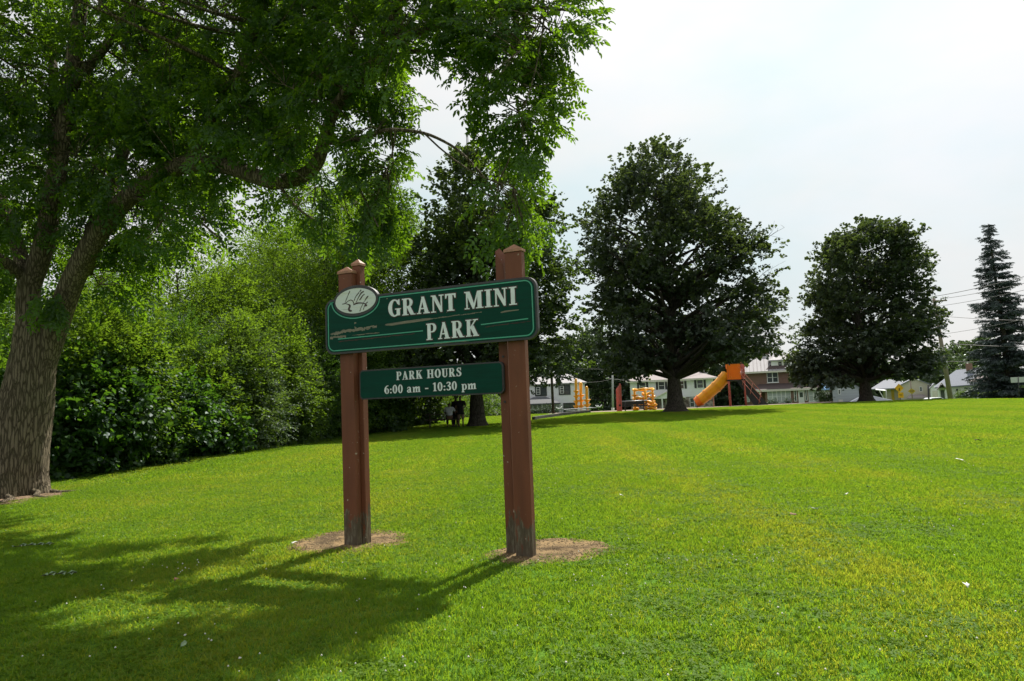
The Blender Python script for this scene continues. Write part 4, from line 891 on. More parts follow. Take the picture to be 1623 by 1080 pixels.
def GL(ch):
    R, E = rect, ell
    g = {
     'I': (33, [R(8,0,25,100), R(0,0,33,6), R(0,94,33,100)]),
     'T': (50, [R(16,0,34,100), R(8,0,42,6), [(0,74),(5,74),(9,91),(41,91),(45,74),(50,74),(50,100),(0,100)]]),
     'P': (54, [R(15,45,34,100), E(33,72.5,21,27.5), ('-', R(20,52,32,93)), ('-', E(31,72.5,8,20.5)), R(6,0,23,100), R(0,0,31,6), R(0,94,20,100)]),
     'R': (66, [R(15,48,34,100), E(33,74,20,26), ('-', R(20,54,32,94)), ('-', E(31,74,7.5,20)), [(24,52),(40,54),(58,6),(66,6),(66,0),(42,0),(24,46)], R(6,0,23,100), R(0,0,31,6), R(0,94,20,100)]),
     'A': (64, [[(7,4),(14,4),(33,88),(27,100)], [(24,100),(37,100),(58,4),(40,4)], R(15,27,46,34), R(0,0,21,6), R(33,0,64,6)]),
     'N': (62, [R(8,0,14,100), [(3,100),(22,100),(53,16),(53,0),(45,0),(10,84)], R(47,0,53,100), R(0,0,22,6), R(0,94,14,100), R(39,94,62,100)]),
     'M': (86, [R(8,0,14,100), [(4,100),(25,100),(45,22),(42,0),(37,0)], [(37,0),(44,0),(66,100),(60,100)], R(60,0,78,100), R(0,0,22,6), R(52,0,86,6), R(0,94,14,100), R(62,94,86,100)]),
     'G': (64, [E(31,50,31,52), ('-', E(34,50,15,44)), ('-', R(38,44,70,72)), ('-', [(34,50),(70,44),(70,0),(50,0),(44,12)]), R(43,4,59,46), R(35,40,64,46), [(53,66),(58,66),(58,100),(53,100),(45,88)], stroke([(45,10),(36,3),(28,0)],[8,6,6])]),
     'K': (66, [[(20,38),(20,50),(48,97),(56,97)], [(24,50),(40,64),(62,4),(42,4)], R(6,0,23,100), R(0,0,30,6), R(0,94,30,100), R(37,94,63,100), R(36,0,66,6)]),
     'H': (72, [R(8,0,25,100), R(47,0,64,100), R(20,46,50,54), R(0,0,33,6), R(0,94,33,100), R(39,0,72,6), R(39,94,72,100)]),
     'O': (62, [E(31,50,31,52), ('-', E(31,50,12.5,44))]),
     'U': (64, [E(32,30,24,32), ('-', E(35,32,12,24)), ('-', R(23,32,49,70)), R(8,30,25,100), R(47,30,54,100), R(0,94,33,100), R(39,94,64,100)]),
     'S': (50, [stroke([(44,76),(40,90),(27,97),(13,92),(9,76),(16,62),(32,48),(42,34),(41,14),(28,3),(14,5),(6,20),(4,28)], [5,6,8,10,14,17,18,17,14,9,7,6,5]), [(41,68),(46,68),(46,100),(42,100),(38,90)], [(2,32),(7,32),(11,10),(6,0),(2,0)]]),
     '6': (52, [stroke([(45,92),(34,95),(20,84),(9,62),(5,38),(8,26)], [8,9,12,16,17,16]), E(27,31,25,33), ('-', E(28,31,9,26))]),
     '0': (52, [E(26,50,26,52), ('-', E(26,50,9.5,43))]),
     '1': (40, [R(12,0,29,100), R(2,0,39,6), [(0,82),(14,82),(14,90),(29,100),(20,100),(0,88)]]),
     '3': (48, [stroke([(5,80),(12,94),(26,97),(38,88),(38,72),(28,58),(16,53)], [9,9,10,16,16,12,8]), stroke([(16,53),(32,48),(40,36),(40,18),(28,4),(12,5),(5,20)], [8,13,17,17,10,9,9])]),
     ':': (22, [E(11,10,9,9), E(11,50,9,9)]),
     '-': (38, [R(2,30,36,42)]),
     'a': (52, [E(19,18,19,20), ('-', E(21,18,7.5,13)), stroke([(5,50),(12,62),(24,65),(33,58),(34,44)], [10,9,8,13,15]), R(26,3,42,48), R(26,0,50,6)]),
     'm': (86, [R(6,0,21,60), R(35,0,50,48), R(64,0,79,48), [(18,46),(28,62),(40,67),(50,60),(50,44),(42,50),(34,50),(20,40)], [(47,46),(57,62),(69,67),(79,60),(79,44),(71,50),(63,50),(49,40)], R(0,0,27,6), R(30,0,56,6), R(59,0,86,6), R(0,57,12,64)]),
     'p': (54, [E(31,31,23,34), ('-', E(30,31,9,27)), R(6,-30,21,62), R(0,-30,29,-24), R(0,58,14,64)]),
    }
    return g[ch]
def grow(poly, d):
    p = np.array(poly, float); a = 0
    for i in range(len(p)): a += p[i][0]*p[(i+1) % len(p)][1] - p[(i+1) % len(p)][0]*p[i][1]
    if a < 0: p = p[::-1]
    pr = np.roll(p, 1, 0); nx_ = np.roll(p, -1, 0); e1 = p-pr; e2 = nx_-p
    n1 = np.stack([e1[:, 1], -e1[:, 0]], 1); n1 /= np.linalg.norm(n1, axis=1)[:, None]+1e-9; n2 = np.stack([e2[:, 1], -e2[:, 0]], 1); n2 /= np.linalg.norm(n2, axis=1)[:, None]+1e-9
    m = n1+n2; l = np.linalg.norm(m, axis=1)[:, None]; m = m/np.maximum(l, .6)
    m = m/np.maximum(np.sum(m*n1, axis=1)[:, None], .5)
    return [tuple(v) for v in p + m*d]
def cut2d(pieces, y0, y1):
    """painter's union of 2-D polygons [(sign, poly)] -> extruded solid (x, z in plane; thickness from -y0 to -y1 towards the viewer)"""
    V = []; Fc = []
    for s, poly in pieces:
        p = list(poly); a = sum(p[i][0]*p[(i+1) % len(p)][1] - p[(i+1) % len(p)][0]*p[i][1] for i in range(len(p)))
        if a < 0: p = p[::-1]
        Fc.append(list(range(len(V), len(V)+len(p)))); V += [Vector(q) for q in p]
    vs, es, fs, _, _, of = delaunay_2d_cdt(V, [], Fc, 0, 1e-7)
    keep = [f for f, o in zip(fs, of) if len(o) and pieces[max(o)][0] > 0]
    cnt = {}
    for f in keep:
        for i in range(len(f)):
            a, b = f[i], f[(i+1) % len(f)]; cnt[(a, b)] = cnt.get((a, b), 0) + 1
    mb = MB(); n = len(vs); v = [(q[0], -y0, q[1]) for q in vs] + [(q[0], -y1, q[1]) for q in vs]
    f = [tuple(i+n for i in t) for t in keep]
    for (a, b) in cnt:
        if (b, a) not in cnt: f.append((a, b, b+n, a+n))
    mb.add(v, f); return mb
def lettering(text, x0, x1, z0, z1, slope, y0, y1, mat, parent, grow_=0.0, name='lettering', track=7, space=34, spread=None):
    """text fitted between x0..x1 with baseline z0 (at x0) and cap height z1-z0"""
    wd = []; X = 0
    for ch in text:
        if ch == ' ': X += space; continue
        g = GL(ch); wd.append((ch, X, g)); X += g[0] + track
    X -= track; kx = (x1-x0)/X; kz = (z1-z0)/100; allp = []; rr = random.Random(len(text))
    mbs = MB(); words = [len(w_) for w_ in text.split(' ')]; cnt = 0; wi = 0; last = None
    for ch, ox, g in wd:
        if cnt == words[wi]: mbs.build(name, MATS[mat], parent, recalc=True); mbs = MB(); cnt = 0; wi += 1
        cnt += 1
        pcs = []
        for pc in g[1]:
            s = 1
            if isinstance(pc, tuple) and pc[0] == '-': s = -1; pc = pc[1]
            q = [(x0 + (ox+a)*kx, z0 + b*kz + slope*(ox+a)*kx) for a, b in pc]
            if grow_: q = grow(q, grow_ if s > 0 else -grow_)
            pcs.append((s, q))
        m = cut2d(pcs, y0, y1 + rr.uniform(0, .0006)); mbs.add(m.v, m.f)
    return mbs.build(name, MATS[mat], parent, recalc=True)
def rrect(x0, z0, x1, z1, r, n=10):
    p = []
    for cx, cz, a in ((x1-r, z1-r, 0), (x0+r, z1-r, 90), (x0+r, z0+r, 180), (x1-r, z0+r, 270)):
        p += [(cx + r*math.cos(R_(a + 90*i/n)), cz + r*math.sin(R_(a + 90*i/n))) for i in range(n+1)]
    return p
def ribbon(pts, wd, y0, y1, closed=False):
    p = np.array(pts); t = np.gradient(p, axis=0); t /= np.linalg.norm(t, axis=1)[:, None]; nn = np.stack([-t[:, 1], t[:, 0]], 1)
    a, b = p + nn*wd/2, p - nn*wd/2; mb = MB(); n = len(p)
    v = [(q[0], -y1, q[1]) for q in a] + [(q[0], -y1, q[1]) for q in b] + [(q[0], -y0, q[1]) for q in a] + [(q[0], -y0, q[1]) for q in b]
    f = []
    for i in range(n-1): f += [(i, n+i, n+i+1, i+1), (2*n+i, i, i+1, 2*n+i+1), (n+i, 3*n+i, 3*n+i+1, n+i+1)]
    mb.add(v, f); return mb
def ragged(x0, z0, x1, z1, th, seed, gap=.0):
    """a ragged horizontal scrape: several torn slivers of bare wood"""
    r = np.random.RandomState(seed); pcs = []; x = x0
    while x < x1:
        L_ = r.uniform(.02, .12); m = 8; xs = np.linspace(x, min(x+L_, x1), m); f = (xs-x0)/(x1-x0); zc = z0 + (z1-z0)*f + r.normal(0, th*.12)
        t = th*r.uniform(.35, 1.0)*np.sin(np.linspace(.15, 3.0, m))**.4 * (1-.25*f); up = zc + t/2 + r.normal(0, th*.09, m); dn = zc - t/2 + r.normal(0, th*.09, m)
        pcs.append((1, [(a, b) for a, b in zip(xs, dn)] + [(a, b) for a, b in zip(xs[::-1], up[::-1])])); x += L_*r.uniform(.45, .72)
    return pcs
def park_sign():
    e = empty('park_sign', tuple(A0), SRZ, 'green wooden park name sign on reddish-brown posts in the middle of the lawn', 'sign')
    # local frame: x along the sign, -y towards the viewer, z up; the front faces of the outer posts lie in y = 0
    def post(x0, y0, wx, dy, H, mat='post_paint', cap=True, leanx=0.0, leany=0.0, label=None, split=False):
        mb = MB(); n = 14; hs = np.linspace(-.25, H, n)
        vs = []
        for i, z in enumerate(hs):
            ox, oy = leanx*z, leany*z; w0 = 1.0
            vs += [(x0+ox, y0+oy, z), (x0+wx+ox, y0+oy, z), (x0+wx+ox, y0+dy+oy, z), (x0+ox, y0+dy+oy, z)]
        if split:      # splintered uneven top
            vs[-4] = (vs[-4][0], vs[-4][1], H+.05); vs[-3] = (vs[-3][0]-.012, vs[-3][1], H-.10); vs[-1] = (vs[-1][0]+.01, vs[-1][1], H+.10)
        fs = [(i*4+k, i*4+(k+1) % 4, i*4+4+(k+1) % 4, i*4+4+k) for i in range(n-1) for k in range(4)] + [(0, 3, 2, 1), tuple((n-1)*4+k for k in range(4))]
        mb.add(vs, fs); p = mb.build('post', MATS[mat], e, bevel=.006)
        if label: p['label'] = label
        if cap:
            c = MB(); ox, oy = leanx*H, leany*H; o_ = .008; a = (x0-o_+ox, y0-o_+oy); b = (x0+wx+o_+ox, y0+dy+o_+oy)
            z0, z1, z2 = H+.002, H+.028, H+.028+.055
            v = [(a[0], a[1], z0), (b[0], a[1], z0), (b[0], b[1], z0), (a[0], b[1], z0), (a[0], a[1], z1), (b[0], a[1], z1), (b[0], b[1], z1), (a[0], b[1], z1), ((a[0]+b[0])/2, (a[1]+b[1])/2, z2)]
            c.add(v, [(3, 2, 1, 0), (0, 1, 5, 4), (1, 2, 6, 5), (2, 3, 7, 6), (3, 0, 4, 7), (4, 5, 8), (5, 6, 8), (6, 7, 8), (7, 4, 8)]); c.build('post_cap', MATS['post_cap'], p)
        return p
    post(0.0, 0.0, .175, .085, 2.91, leanx=-.004, label='broad outer post under the oval emblem')
    post(.120, .087, .105, .085, 3.00, mat='post_paint', leanx=-.004, label='narrow inner post beside the emblem, streaked at the top')
    post(1.985, 0.0, .175, .085, 2.90, leanx=.002, label='broad outer post at the right, its foot stripped of paint')
    post(1.847, .087, .095, .085, 2.90, mat='post_paint', cap=False, leanx=.000, label='narrow inner post with a splintered weathered top', split=True)
    # main board: local x -0.15..2.32, z 2.035..2.63
    px0, px1, pz0, pz1 = -.155, 2.33, 2.035, 2.632
    OX, OZ, ORX, ORZ = .252, 2.590, .292, .168
    b = empty('main_board', (0, -.008, 0)); b.parent = e
    rim = cut2d([(1, rrect(px0, pz0, px1, pz1, .105)), (1, ell(OX, OZ, ORX, ORZ, 64))], 0.0, .044); rim.build('board_edge', MATS['sign_rim'], b, bevel=.006)
    face = cut2d([(1, rrect(px0+.022, pz0+.022, px1-.022, pz1-.022, .088)), (-1, ell(OX, OZ, ORX-.004, ORZ-.004, 64))], .045, .0475); face.build('green_face', MATS['sign_green'], b)
    oval = cut2d([(1, ell(OX, OZ, ORX-.030, ORZ-.034, 64))], .0445, .0480)
    ov = oval.build('emblem', MATS['emblem_face'], b)
    # marsh bird and rushes, drawn from the photograph (crop pixels -> board)
    def ep(x, y): return (OX + (x-800)/430*(ORX-.030), OZ - (y-505)/250*(ORZ-.034) + (x-800)*.00004)
    art = MB()
    def ink(pts, ws): 
        q = [ep(*p) for p in pts]; m = cut2d([(1, stroke(q, [w_*.00062 for w_ in ws], 5))], .0485, .0492 + .0002*len(art.f) % .0007); art.add(m.v, m.f)
    ink([(515,522),(560,524),(600,514),(650,480),(700,468),(740,490),(762,530),(770,575)], [10,16,14,12,14,15,14,16])
    ink([(590,525),(640,545),(690,580),(668,620),(655,655),(680,688),(725,692)], [8,16,34,36,38,36,20])
    ink([(755,580),(800,565),(860,560),(920,570),(980,585),(1010,605)], [12,26,24,20,16,14])
    ink([(580,500),(610,440),(640,380),(665,330),(690,290)], [8,14,10,16,18])
    ink([(775,500),(800,440),(840,395),(885,352)], [12,12,14,16]); ink([(895,345),(930,310)], [14,22])
    ink([(815,545),(850,480),(890,420),(930,370),(985,350)], [8,12,18,26,20]); ink([(890,510),(930,465),(960,430),(1000,408)], [16,22,18,14])
    ink([(890,735),(920,660),(970,585),(1000,540)], [12,10,10,9]); ink([(1005,540),(1040,490),(1078,460)], [10,26,18])
    ink([(965,715),(985,660),(1010,610),(1065,575)], [10,12,16,14]); ink([(1005,650),(1030,635),(1045,650)], [20,40,20])
    art.build('bird_drawing', MATS['letter_edge'], ov)
    # teal line that follows the edge and dips under the oval
    ins = .045; bx0, bx1, bz0, bz1, rr = px0+ins, px1-ins, pz0+ins-.006, pz1-ins+.01, .075
    pts = []
    th0, th1 = R_(8), R_(-188)                  # around the oval from its right shoulder, underneath, to its left shoulder
    oa = [(OX + (ORX+.018)*math.cos(t), OZ + (ORZ+.018)*math.sin(t)) for t in np.linspace(th0, th1, 60)]
    oa = [q for q in oa if q[1] < bz1]
    pts += oa[::-1] if oa[0][0] < oa[-1][0] else oa
    left = pts[-1]; pts += [(left[0]-.03, bz1)]
    pts += [(bx0+rr + rr*math.cos(R_(a)), bz1-rr + rr*math.sin(R_(a))) for a in np.linspace(90, 180, 10)]
    pts += [(bx0+rr + rr*math.cos(R_(a)), bz0+rr + rr*math.sin(R_(a))) for a in np.linspace(180, 270, 10)]
    pts += [(bx1-rr + rr*math.cos(R_(a)), bz0+rr + rr*math.sin(R_(a))) for a in np.linspace(270, 360, 10)]
    pts += [(bx1-rr + rr*math.cos(R_(a)), bz1-rr + rr*math.sin(R_(a))) for a in np.linspace(0, 90, 10)]
    pts += [(pts[0][0]+.02, bz1), (pts[0][0]-.004, bz1 - .001)]
    ribbon(pts, .0115, .0475, .0492).build('border_line', MATS['sign_teal'], b)
    ribbon([(.075-.06, 2.205-.008), (1.08, 2.205+.0)], .0105, .0475, .0492).build('rule_line', MATS['sign_teal'], b)
    ribbon([(1.735, 2.215), (2.235, 2.232)], .0105, .0475, .0492).build('rule_line', MATS['sign_teal'], b)
    for (g, y0, y1, mt, nm) in ((.0095, .0476, .0484, 'letter_edge', 'letter_outline'), (0, .0484, .0545, 'sign_letter', 'lettering')):
        lettering('GRANT MINI', .672, 2.128, 2.380, 2.553, -.003, y0, y1, mt, b, g, nm)
        lettering('PARK', 1.122, 1.712, 2.106, 2.272, .003, y0, y1, mt, b, g, nm, track=9)
    pe = MB()
    for a in (( -.085, 2.262, .52, 2.292, .044, 1), (.62, 2.302, 1.18, 2.318, .024, 2), (1.12, 2.318, 1.75, 2.335, .012, 3, .9), (1.95, 2.318, 2.15, 2.325, .012, 9, .8), (1.2, 2.062, 1.6, 2.066, .008, 4, 1.2), (-.09, 2.215, .12, 2.222, .03, 5, 1.5), (.2, 2.222, .55, 2.226, .012, 6, .9)):
        cut2d(ragged(*a), .0476, .0480 + .0001*a[5]).build('peeled_paint', MATS['bare_wood'], b)
    for (x, z, s) in ((.245, 2.352, .016), (.25, 2.30, .016), (.24, 2.312, .01), (.655, 2.575, .010), (1.16, 2.603, .008), (1.36, 2.368, .008)):
        m = cut2d([(1, [(x + s*random.Random(int(x*999+k)).uniform(.4, 1.1)*math.cos(k), z + s*random.Random(int(z*999+k)).uniform(.3, .9)*math.sin(k)) for k in np.linspace(0, 5.6, 8)])], .0476, .0486); m.build('paint_chip', MATS['bare_wood'], b)
    pd = MB()
    for a in ((.02, 2.168, .98, 2.185, .013, 11, .15), (1.78, 2.188, 2.26, 2.208, .011, 12, .2)):
        cut2d(ragged(*a), .0476, .0480 + .0001*(a[5]-10)).build('worn_scrape', MATS['bare_wood_red'], b)
    # hours board, set back on the inner posts
    h = empty('hours_board', (-.048, .079, .004)); h.parent = e
    cut2d([(1, rrect(.262, 1.535, 1.957, 1.848, .045))], 0, .040).build('board_edge', MATS['sign_rim'], h, bevel=.005)
    cut2d([(1, rrect(.276, 1.550, 1.943, 1.834, .036))], .041, .0435).build('green_face', MATS['sign_green'], h)
    for (g, y0, y1, mt, nm) in ((.0045, .0436, .0442, 'letter_edge', 'letter_outline'), (0, .0442, .0478, 'sign_letter', 'lettering')):
        lettering('PARK HOURS', .735, 1.502, 1.722, 1.808, .006, y0, y1, mt, h, g, nm, track=10, space=40)
        lettering('6:00 am - 10:30 pm', .583, 1.662, 1.586, 1.672, .006, y0, y1, mt, h, g, nm, track=10, space=40)
    # bolts through the posts
    for (x, z) in ((1.895, 1.46), (1.895, 1.90)): bo = MB(); bo.tube([(x, .088, z), (x, .078, z)], .012, 8); bo.build('bolt', MATS['play_black'], e)
park_sign()

# ------------------------------------------------------------------ houses
def window(parent, x0, z0, x1, z1, y, sashes=1, trim='white_paint', glass='window_dark', shutters=False, grid=False, sill=False):
    """window on a wall whose face lies in local y (viewer at -y)"""
    f = MB(); t = .09; f.box(x0-t, y-.07, z0-t, x1+t, y-.005, z0); f.box(x0-t, y-.07, z1, x1+t, y-.005, z1+t); f.box(x0-t, y-.07, z0, x0, y-.005, z1); f.box(x1, y-.07, z0, x1+t, y-.005, z1)
    wd = (x1-x0)/sashes
    for i in range(1, sashes): f.box(x0+wd*i-.07, y-.068, z0, x0+wd*i+.07, y-.005, z1)
    for i in range(sashes): f.box(x0+wd*i+.08, y-.055, (z0+z1)/2-.035, x0+wd*(i+1)-.08, y-.006, (z0+z1)/2+.035)
    if sill: f.box(x0-t-.1, y-.16, z0-t-.08, x1+t+.1, y-.004, z0-t-.002)
    w_ = f.build('window', MATS[trim], parent)
    g = MB(); g.add([(x0+.002, y-.02, z0+.002), (x1-.002, y-.02, z0+.002), (x1-.002, y-.02, z1-.002), (x0+.002, y-.02, z1-.002)], [(0, 1, 2, 3)]); g.build('pane', MATS[glass], w_)
    if shutters:
        for sx in (x0-t-.40, x1+t+.05):
            s = MB(); s.box(sx, y-.05, z0-.05, sx+.35, y-.005, z1+.05); s.build('shutter', MATS['shutter_black'], parent)
    return w_
def hip(mb, x0, y0, x1, y1, z, h, ov, ridge_in):
    X0, Y0, X1, Y1 = x0-ov, y0-ov, x1+ov, y1+ov; ym = (Y0+Y1)/2
    v = [(X0, Y0, z), (X1, Y0, z), (X1, Y1, z), (X0, Y1, z), (X0+ridge_in, ym, z+h), (X1-ridge_in, ym, z+h), (X0, Y0, z-.18), (X1, Y0, z-.18), (X1, Y1, z-.18), (X0, Y1, z-.18)]
    mb.add(v, [(0, 1, 5, 4), (1, 2, 5), (2, 3, 4, 5), (3, 0, 4), (6, 7, 1, 0), (7, 8, 2, 1), (8, 9, 3, 2), (9, 6, 0, 3), (6, 9, 8, 7)])
def gable_x(mb, x0, y0, x1, y1, z, h, ov):          # ridge along x
    ym = (y0+y1)/2; s = h/((y1-y0)/2); Y0, Y1 = y0-ov, y1+ov; zo = z - s*ov
    v = []; 
    for X in (x0-ov, x1+ov): v += [(X, Y0, zo), (X, ym, z+h), (X, Y1, zo), (X, Y0, zo+.18), (X, ym, z+h+.18), (X, Y1, zo+.18)]
    mb.add(v, [(0, 1, 4, 3), (1, 2, 5, 4), (6, 9, 10, 7), (7, 10, 11, 8), (3, 4, 10, 9), (4, 5, 11, 10), (0, 6, 7, 1), (1, 7, 8, 2), (0, 3, 9, 6), (2, 8, 11, 5)])
def gable_y(mb, x0, y0, x1, y1, z, h, ov, th=.18):          # ridge along y, gable end faces the viewer
    xm = (x0+x1)/2; s = h/((x1-x0)/2); X0, X1 = x0-ov, x1+ov; zo = z - s*ov; v = []
    for Y in (y0-ov, y1+ov): v += [(X0, Y, zo), (xm, Y, z+h), (X1, Y, zo), (X0, Y, zo+th), (xm, Y, z+h+th), (X1, Y, zo+th)]
    mb.add(v, [(0, 3, 4, 1), (1, 4, 5, 2), (6, 7, 10, 9), (7, 8, 11, 10), (3, 9, 10, 4), (4, 10, 11, 5), (0, 1, 7, 6), (1, 2, 8, 7), (0, 6, 9, 3), (2, 5, 11, 8)])
def gwall(mb, x0, y0, x1, y1, z0, z1, h):             # walls with a gable end towards the viewer
    xm = (x0+x1)/2
    v = [(x0, y0, z0), (x1, y0, z0), (x1, y0, z1), (xm, y0, z1+h), (x0, y0, z1), (x0, y1, z0), (x1, y1, z0), (x1, y1, z1), (xm, y1, z1+h), (x0, y1, z1)]
    mb.add(v, [(0, 1, 2, 3, 4), (9, 8, 7, 6, 5), (0, 5, 6, 1), (1, 6, 7, 2), (4, 9, 5, 0)])
class Lot:
    """local frame at distance D: px()/pz() turn a picture position into metres across / above the plot"""
    def __init__(s, name, label, D, xc, ybase, rz=None, cat='house', group='houses along the street'):
        s.D = D; s.c = at(xc, ybase, D); rz = -math.atan2(s.c[0], D)*.92 if rz is None else rz; s.e = empty(name, tuple(s.c), rz, label, cat, group); s.xc = xc; s.k = math.cos(rz)
    def p(s, x, y):
        q = at(x, y, s.D) - s.c; return q[0]*s.k, q[2]
    def X(s, x, y=620): return s.p(x, y)[0]
    def Z(s, y, x=None): return s.p(x if x is not None else s.xc, y)[1]
    def win(s, xa, ya, xb, yb, dy=0.0, **k):
        x0, z1 = s.p(xa, ya); x1, z0 = s.p(xb, yb); return window(s.e, x0, min(z0, z1), x1, max(z0, z1), dy, **k)

def house_shutters():
    h = Lot('house', 'white two-storey house with black shutters and tan roof, behind the yellow lattice climber', 115, 1064, 651)
    x0, x1 = h.X(998.5), h.X(1130.5); ze = h.Z(602, 1064); z0 = -.4
    m = MB(); m.box(x0, 0, ze*.42, x1, 9, ze); m.build('upper_wall', MATS['siding_white'], h.e)
    m = MB(); m.box(x0+.02, .12, z0, x1-.02, 8.9, ze*.42); m.build('ground_floor_wall', MATS['stone'], h.e)
    m = MB(); hip(m, x0, 0, x1, 9, ze+.05, 1.75, .75, 4.6); m.build('roof', MATS['roof_tan'], h.e)
    m = MB(); m.box(x0-.76, -.79, ze-.22, x1+.76, -.755, ze+.03); m.build('gutter', MATS['cream_trim'], h.e)
    for xc, ya in ((1018.5, 606.8), (1048.5, 605.7), (1079, 604.4), (1109, 603.2)): h.win(xc-4.6, ya, xc+4.6, ya+11.5, shutters=True)
    h.win(1003, 633, 1012, 646, dy=.12); h.win(1093.5, 631.5, 1100, 644.5, dy=.12)
    # entry porch with a low gable, white posts and the garage door beneath
    a, b = h.X(1036), h.X(1083); zt = h.Z(632, 1050)
    m = MB(); gable_y(m, a, -2.4, b, 0, zt, 1.15, .25); m.build('porch_roof', MATS['cream_trim'], h.e)
    m = MB(); m.add([(a, -2.4, zt), (b, -2.4, zt), ((a+b)/2, -2.4, zt+1.1)], [(0, 1, 2)]); m.build('porch_gable', MATS['siding_white'], h.e)
    for xx in (1048.5, 1080): m = MB(); q = h.X(xx); m.box(q-.11, -2.35, z0, q+.11, -2.13, zt-.01); m.build('porch_post', MATS['white_paint'], h.e)
    m = MB(); q0, q1 = h.X(1054), h.X(1066); m.box(q0, .05, z0, q1, .10, h.Z(634, 1058)); d = m.build('front_door', MATS['cream_trim'], h.e)
    m = MB(); m.box(q0+.25, .02, 1.2, q1-.25, .045, 1.75); m.build('pane', MATS['window_dark'], d)
    m = MB(); q = h.X(1119); m.tube([(q, 3, ze+.6), (q, 3, ze+2.6)], .05, 6); m.tube([(q-.55, 3, ze+2.5), (q, 3, ze+2.2), (q+.55, 3, ze+2.5)], [.1, .3, .1], 8); m.build('roof_vent', MATS['galvanised'], h.e)
house_shutters()

def house_left():
    h = Lot('house', 'white two-storey house with dark-framed double windows, seen just right of the right sign post', 108, 880, 657)
    x0, x1 = h.X(795), h.X(927); ze = h.Z(608.5); m = MB(); m.box(x0, 0, -.6, x1, 9, ze); m.build('wall', MATS['siding_white'], h.e)
    m = MB(); hip(m, x0, 0, x1, 9, ze+.05, 1.6, .35, 3.0); m.build('roof', MATS['roof_white'], h.e)
    for xa, ya in ((848.5, 613), (886, 611)):
        a = h.win(xa, ya, xa+17.5, ya+14, sashes=2, trim='shutter_black', glass='window_dark')
        p, q = h.p(xa+1.5, ya+1.5), h.p(xa+7.5, ya+12.5); m = MB()
        for zz in np.linspace(q[1], p[1], 4): m.box(p[0], -.10, zz-.03, q[0], -.075, zz+.03)
        for xx in (p[0], q[0]): m.box(xx-.04, -.105, q[1], xx+.04, -.072, p[1])
        m.build('sash', MATS['white_paint'], a)
    h.win(893.5, 640, 913, 653.5, sashes=2, trim='shutter_black')
    a, b = h.X(826), h.X(884); zt = h.Z(639.5, 855); m = MB(); hip(m, a, -2.6, b, 0, zt, 1.0, .3, 2.2); m.build('porch_roof', MATS['roof_dark'], h.e)
    m = MB(); m.box(a, -2.5, -.6, b, -2.42, zt-.9); m.build('porch_wall', MATS['roof_dark'], h.e)
    for i in range(8): m = MB(); q = a + (b-a)*(i+.5)/8; m.box(q-.06, -2.58, -.2, q+.06, -2.5, zt-.19); m.build('porch_post', MATS['white_paint'], h.e)
    m = MB(); m.box(a, -2.57, .75, b, -2.51, .85); m.box(a, -2.60, zt-.9, b, -2.585, zt-.82); m.build('porch_rail', MATS['white_paint'], h.e)
    # lower wing at the right side, its shade painted in as grey siding
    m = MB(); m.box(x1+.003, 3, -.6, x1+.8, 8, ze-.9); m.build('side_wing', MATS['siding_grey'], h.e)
house_left()

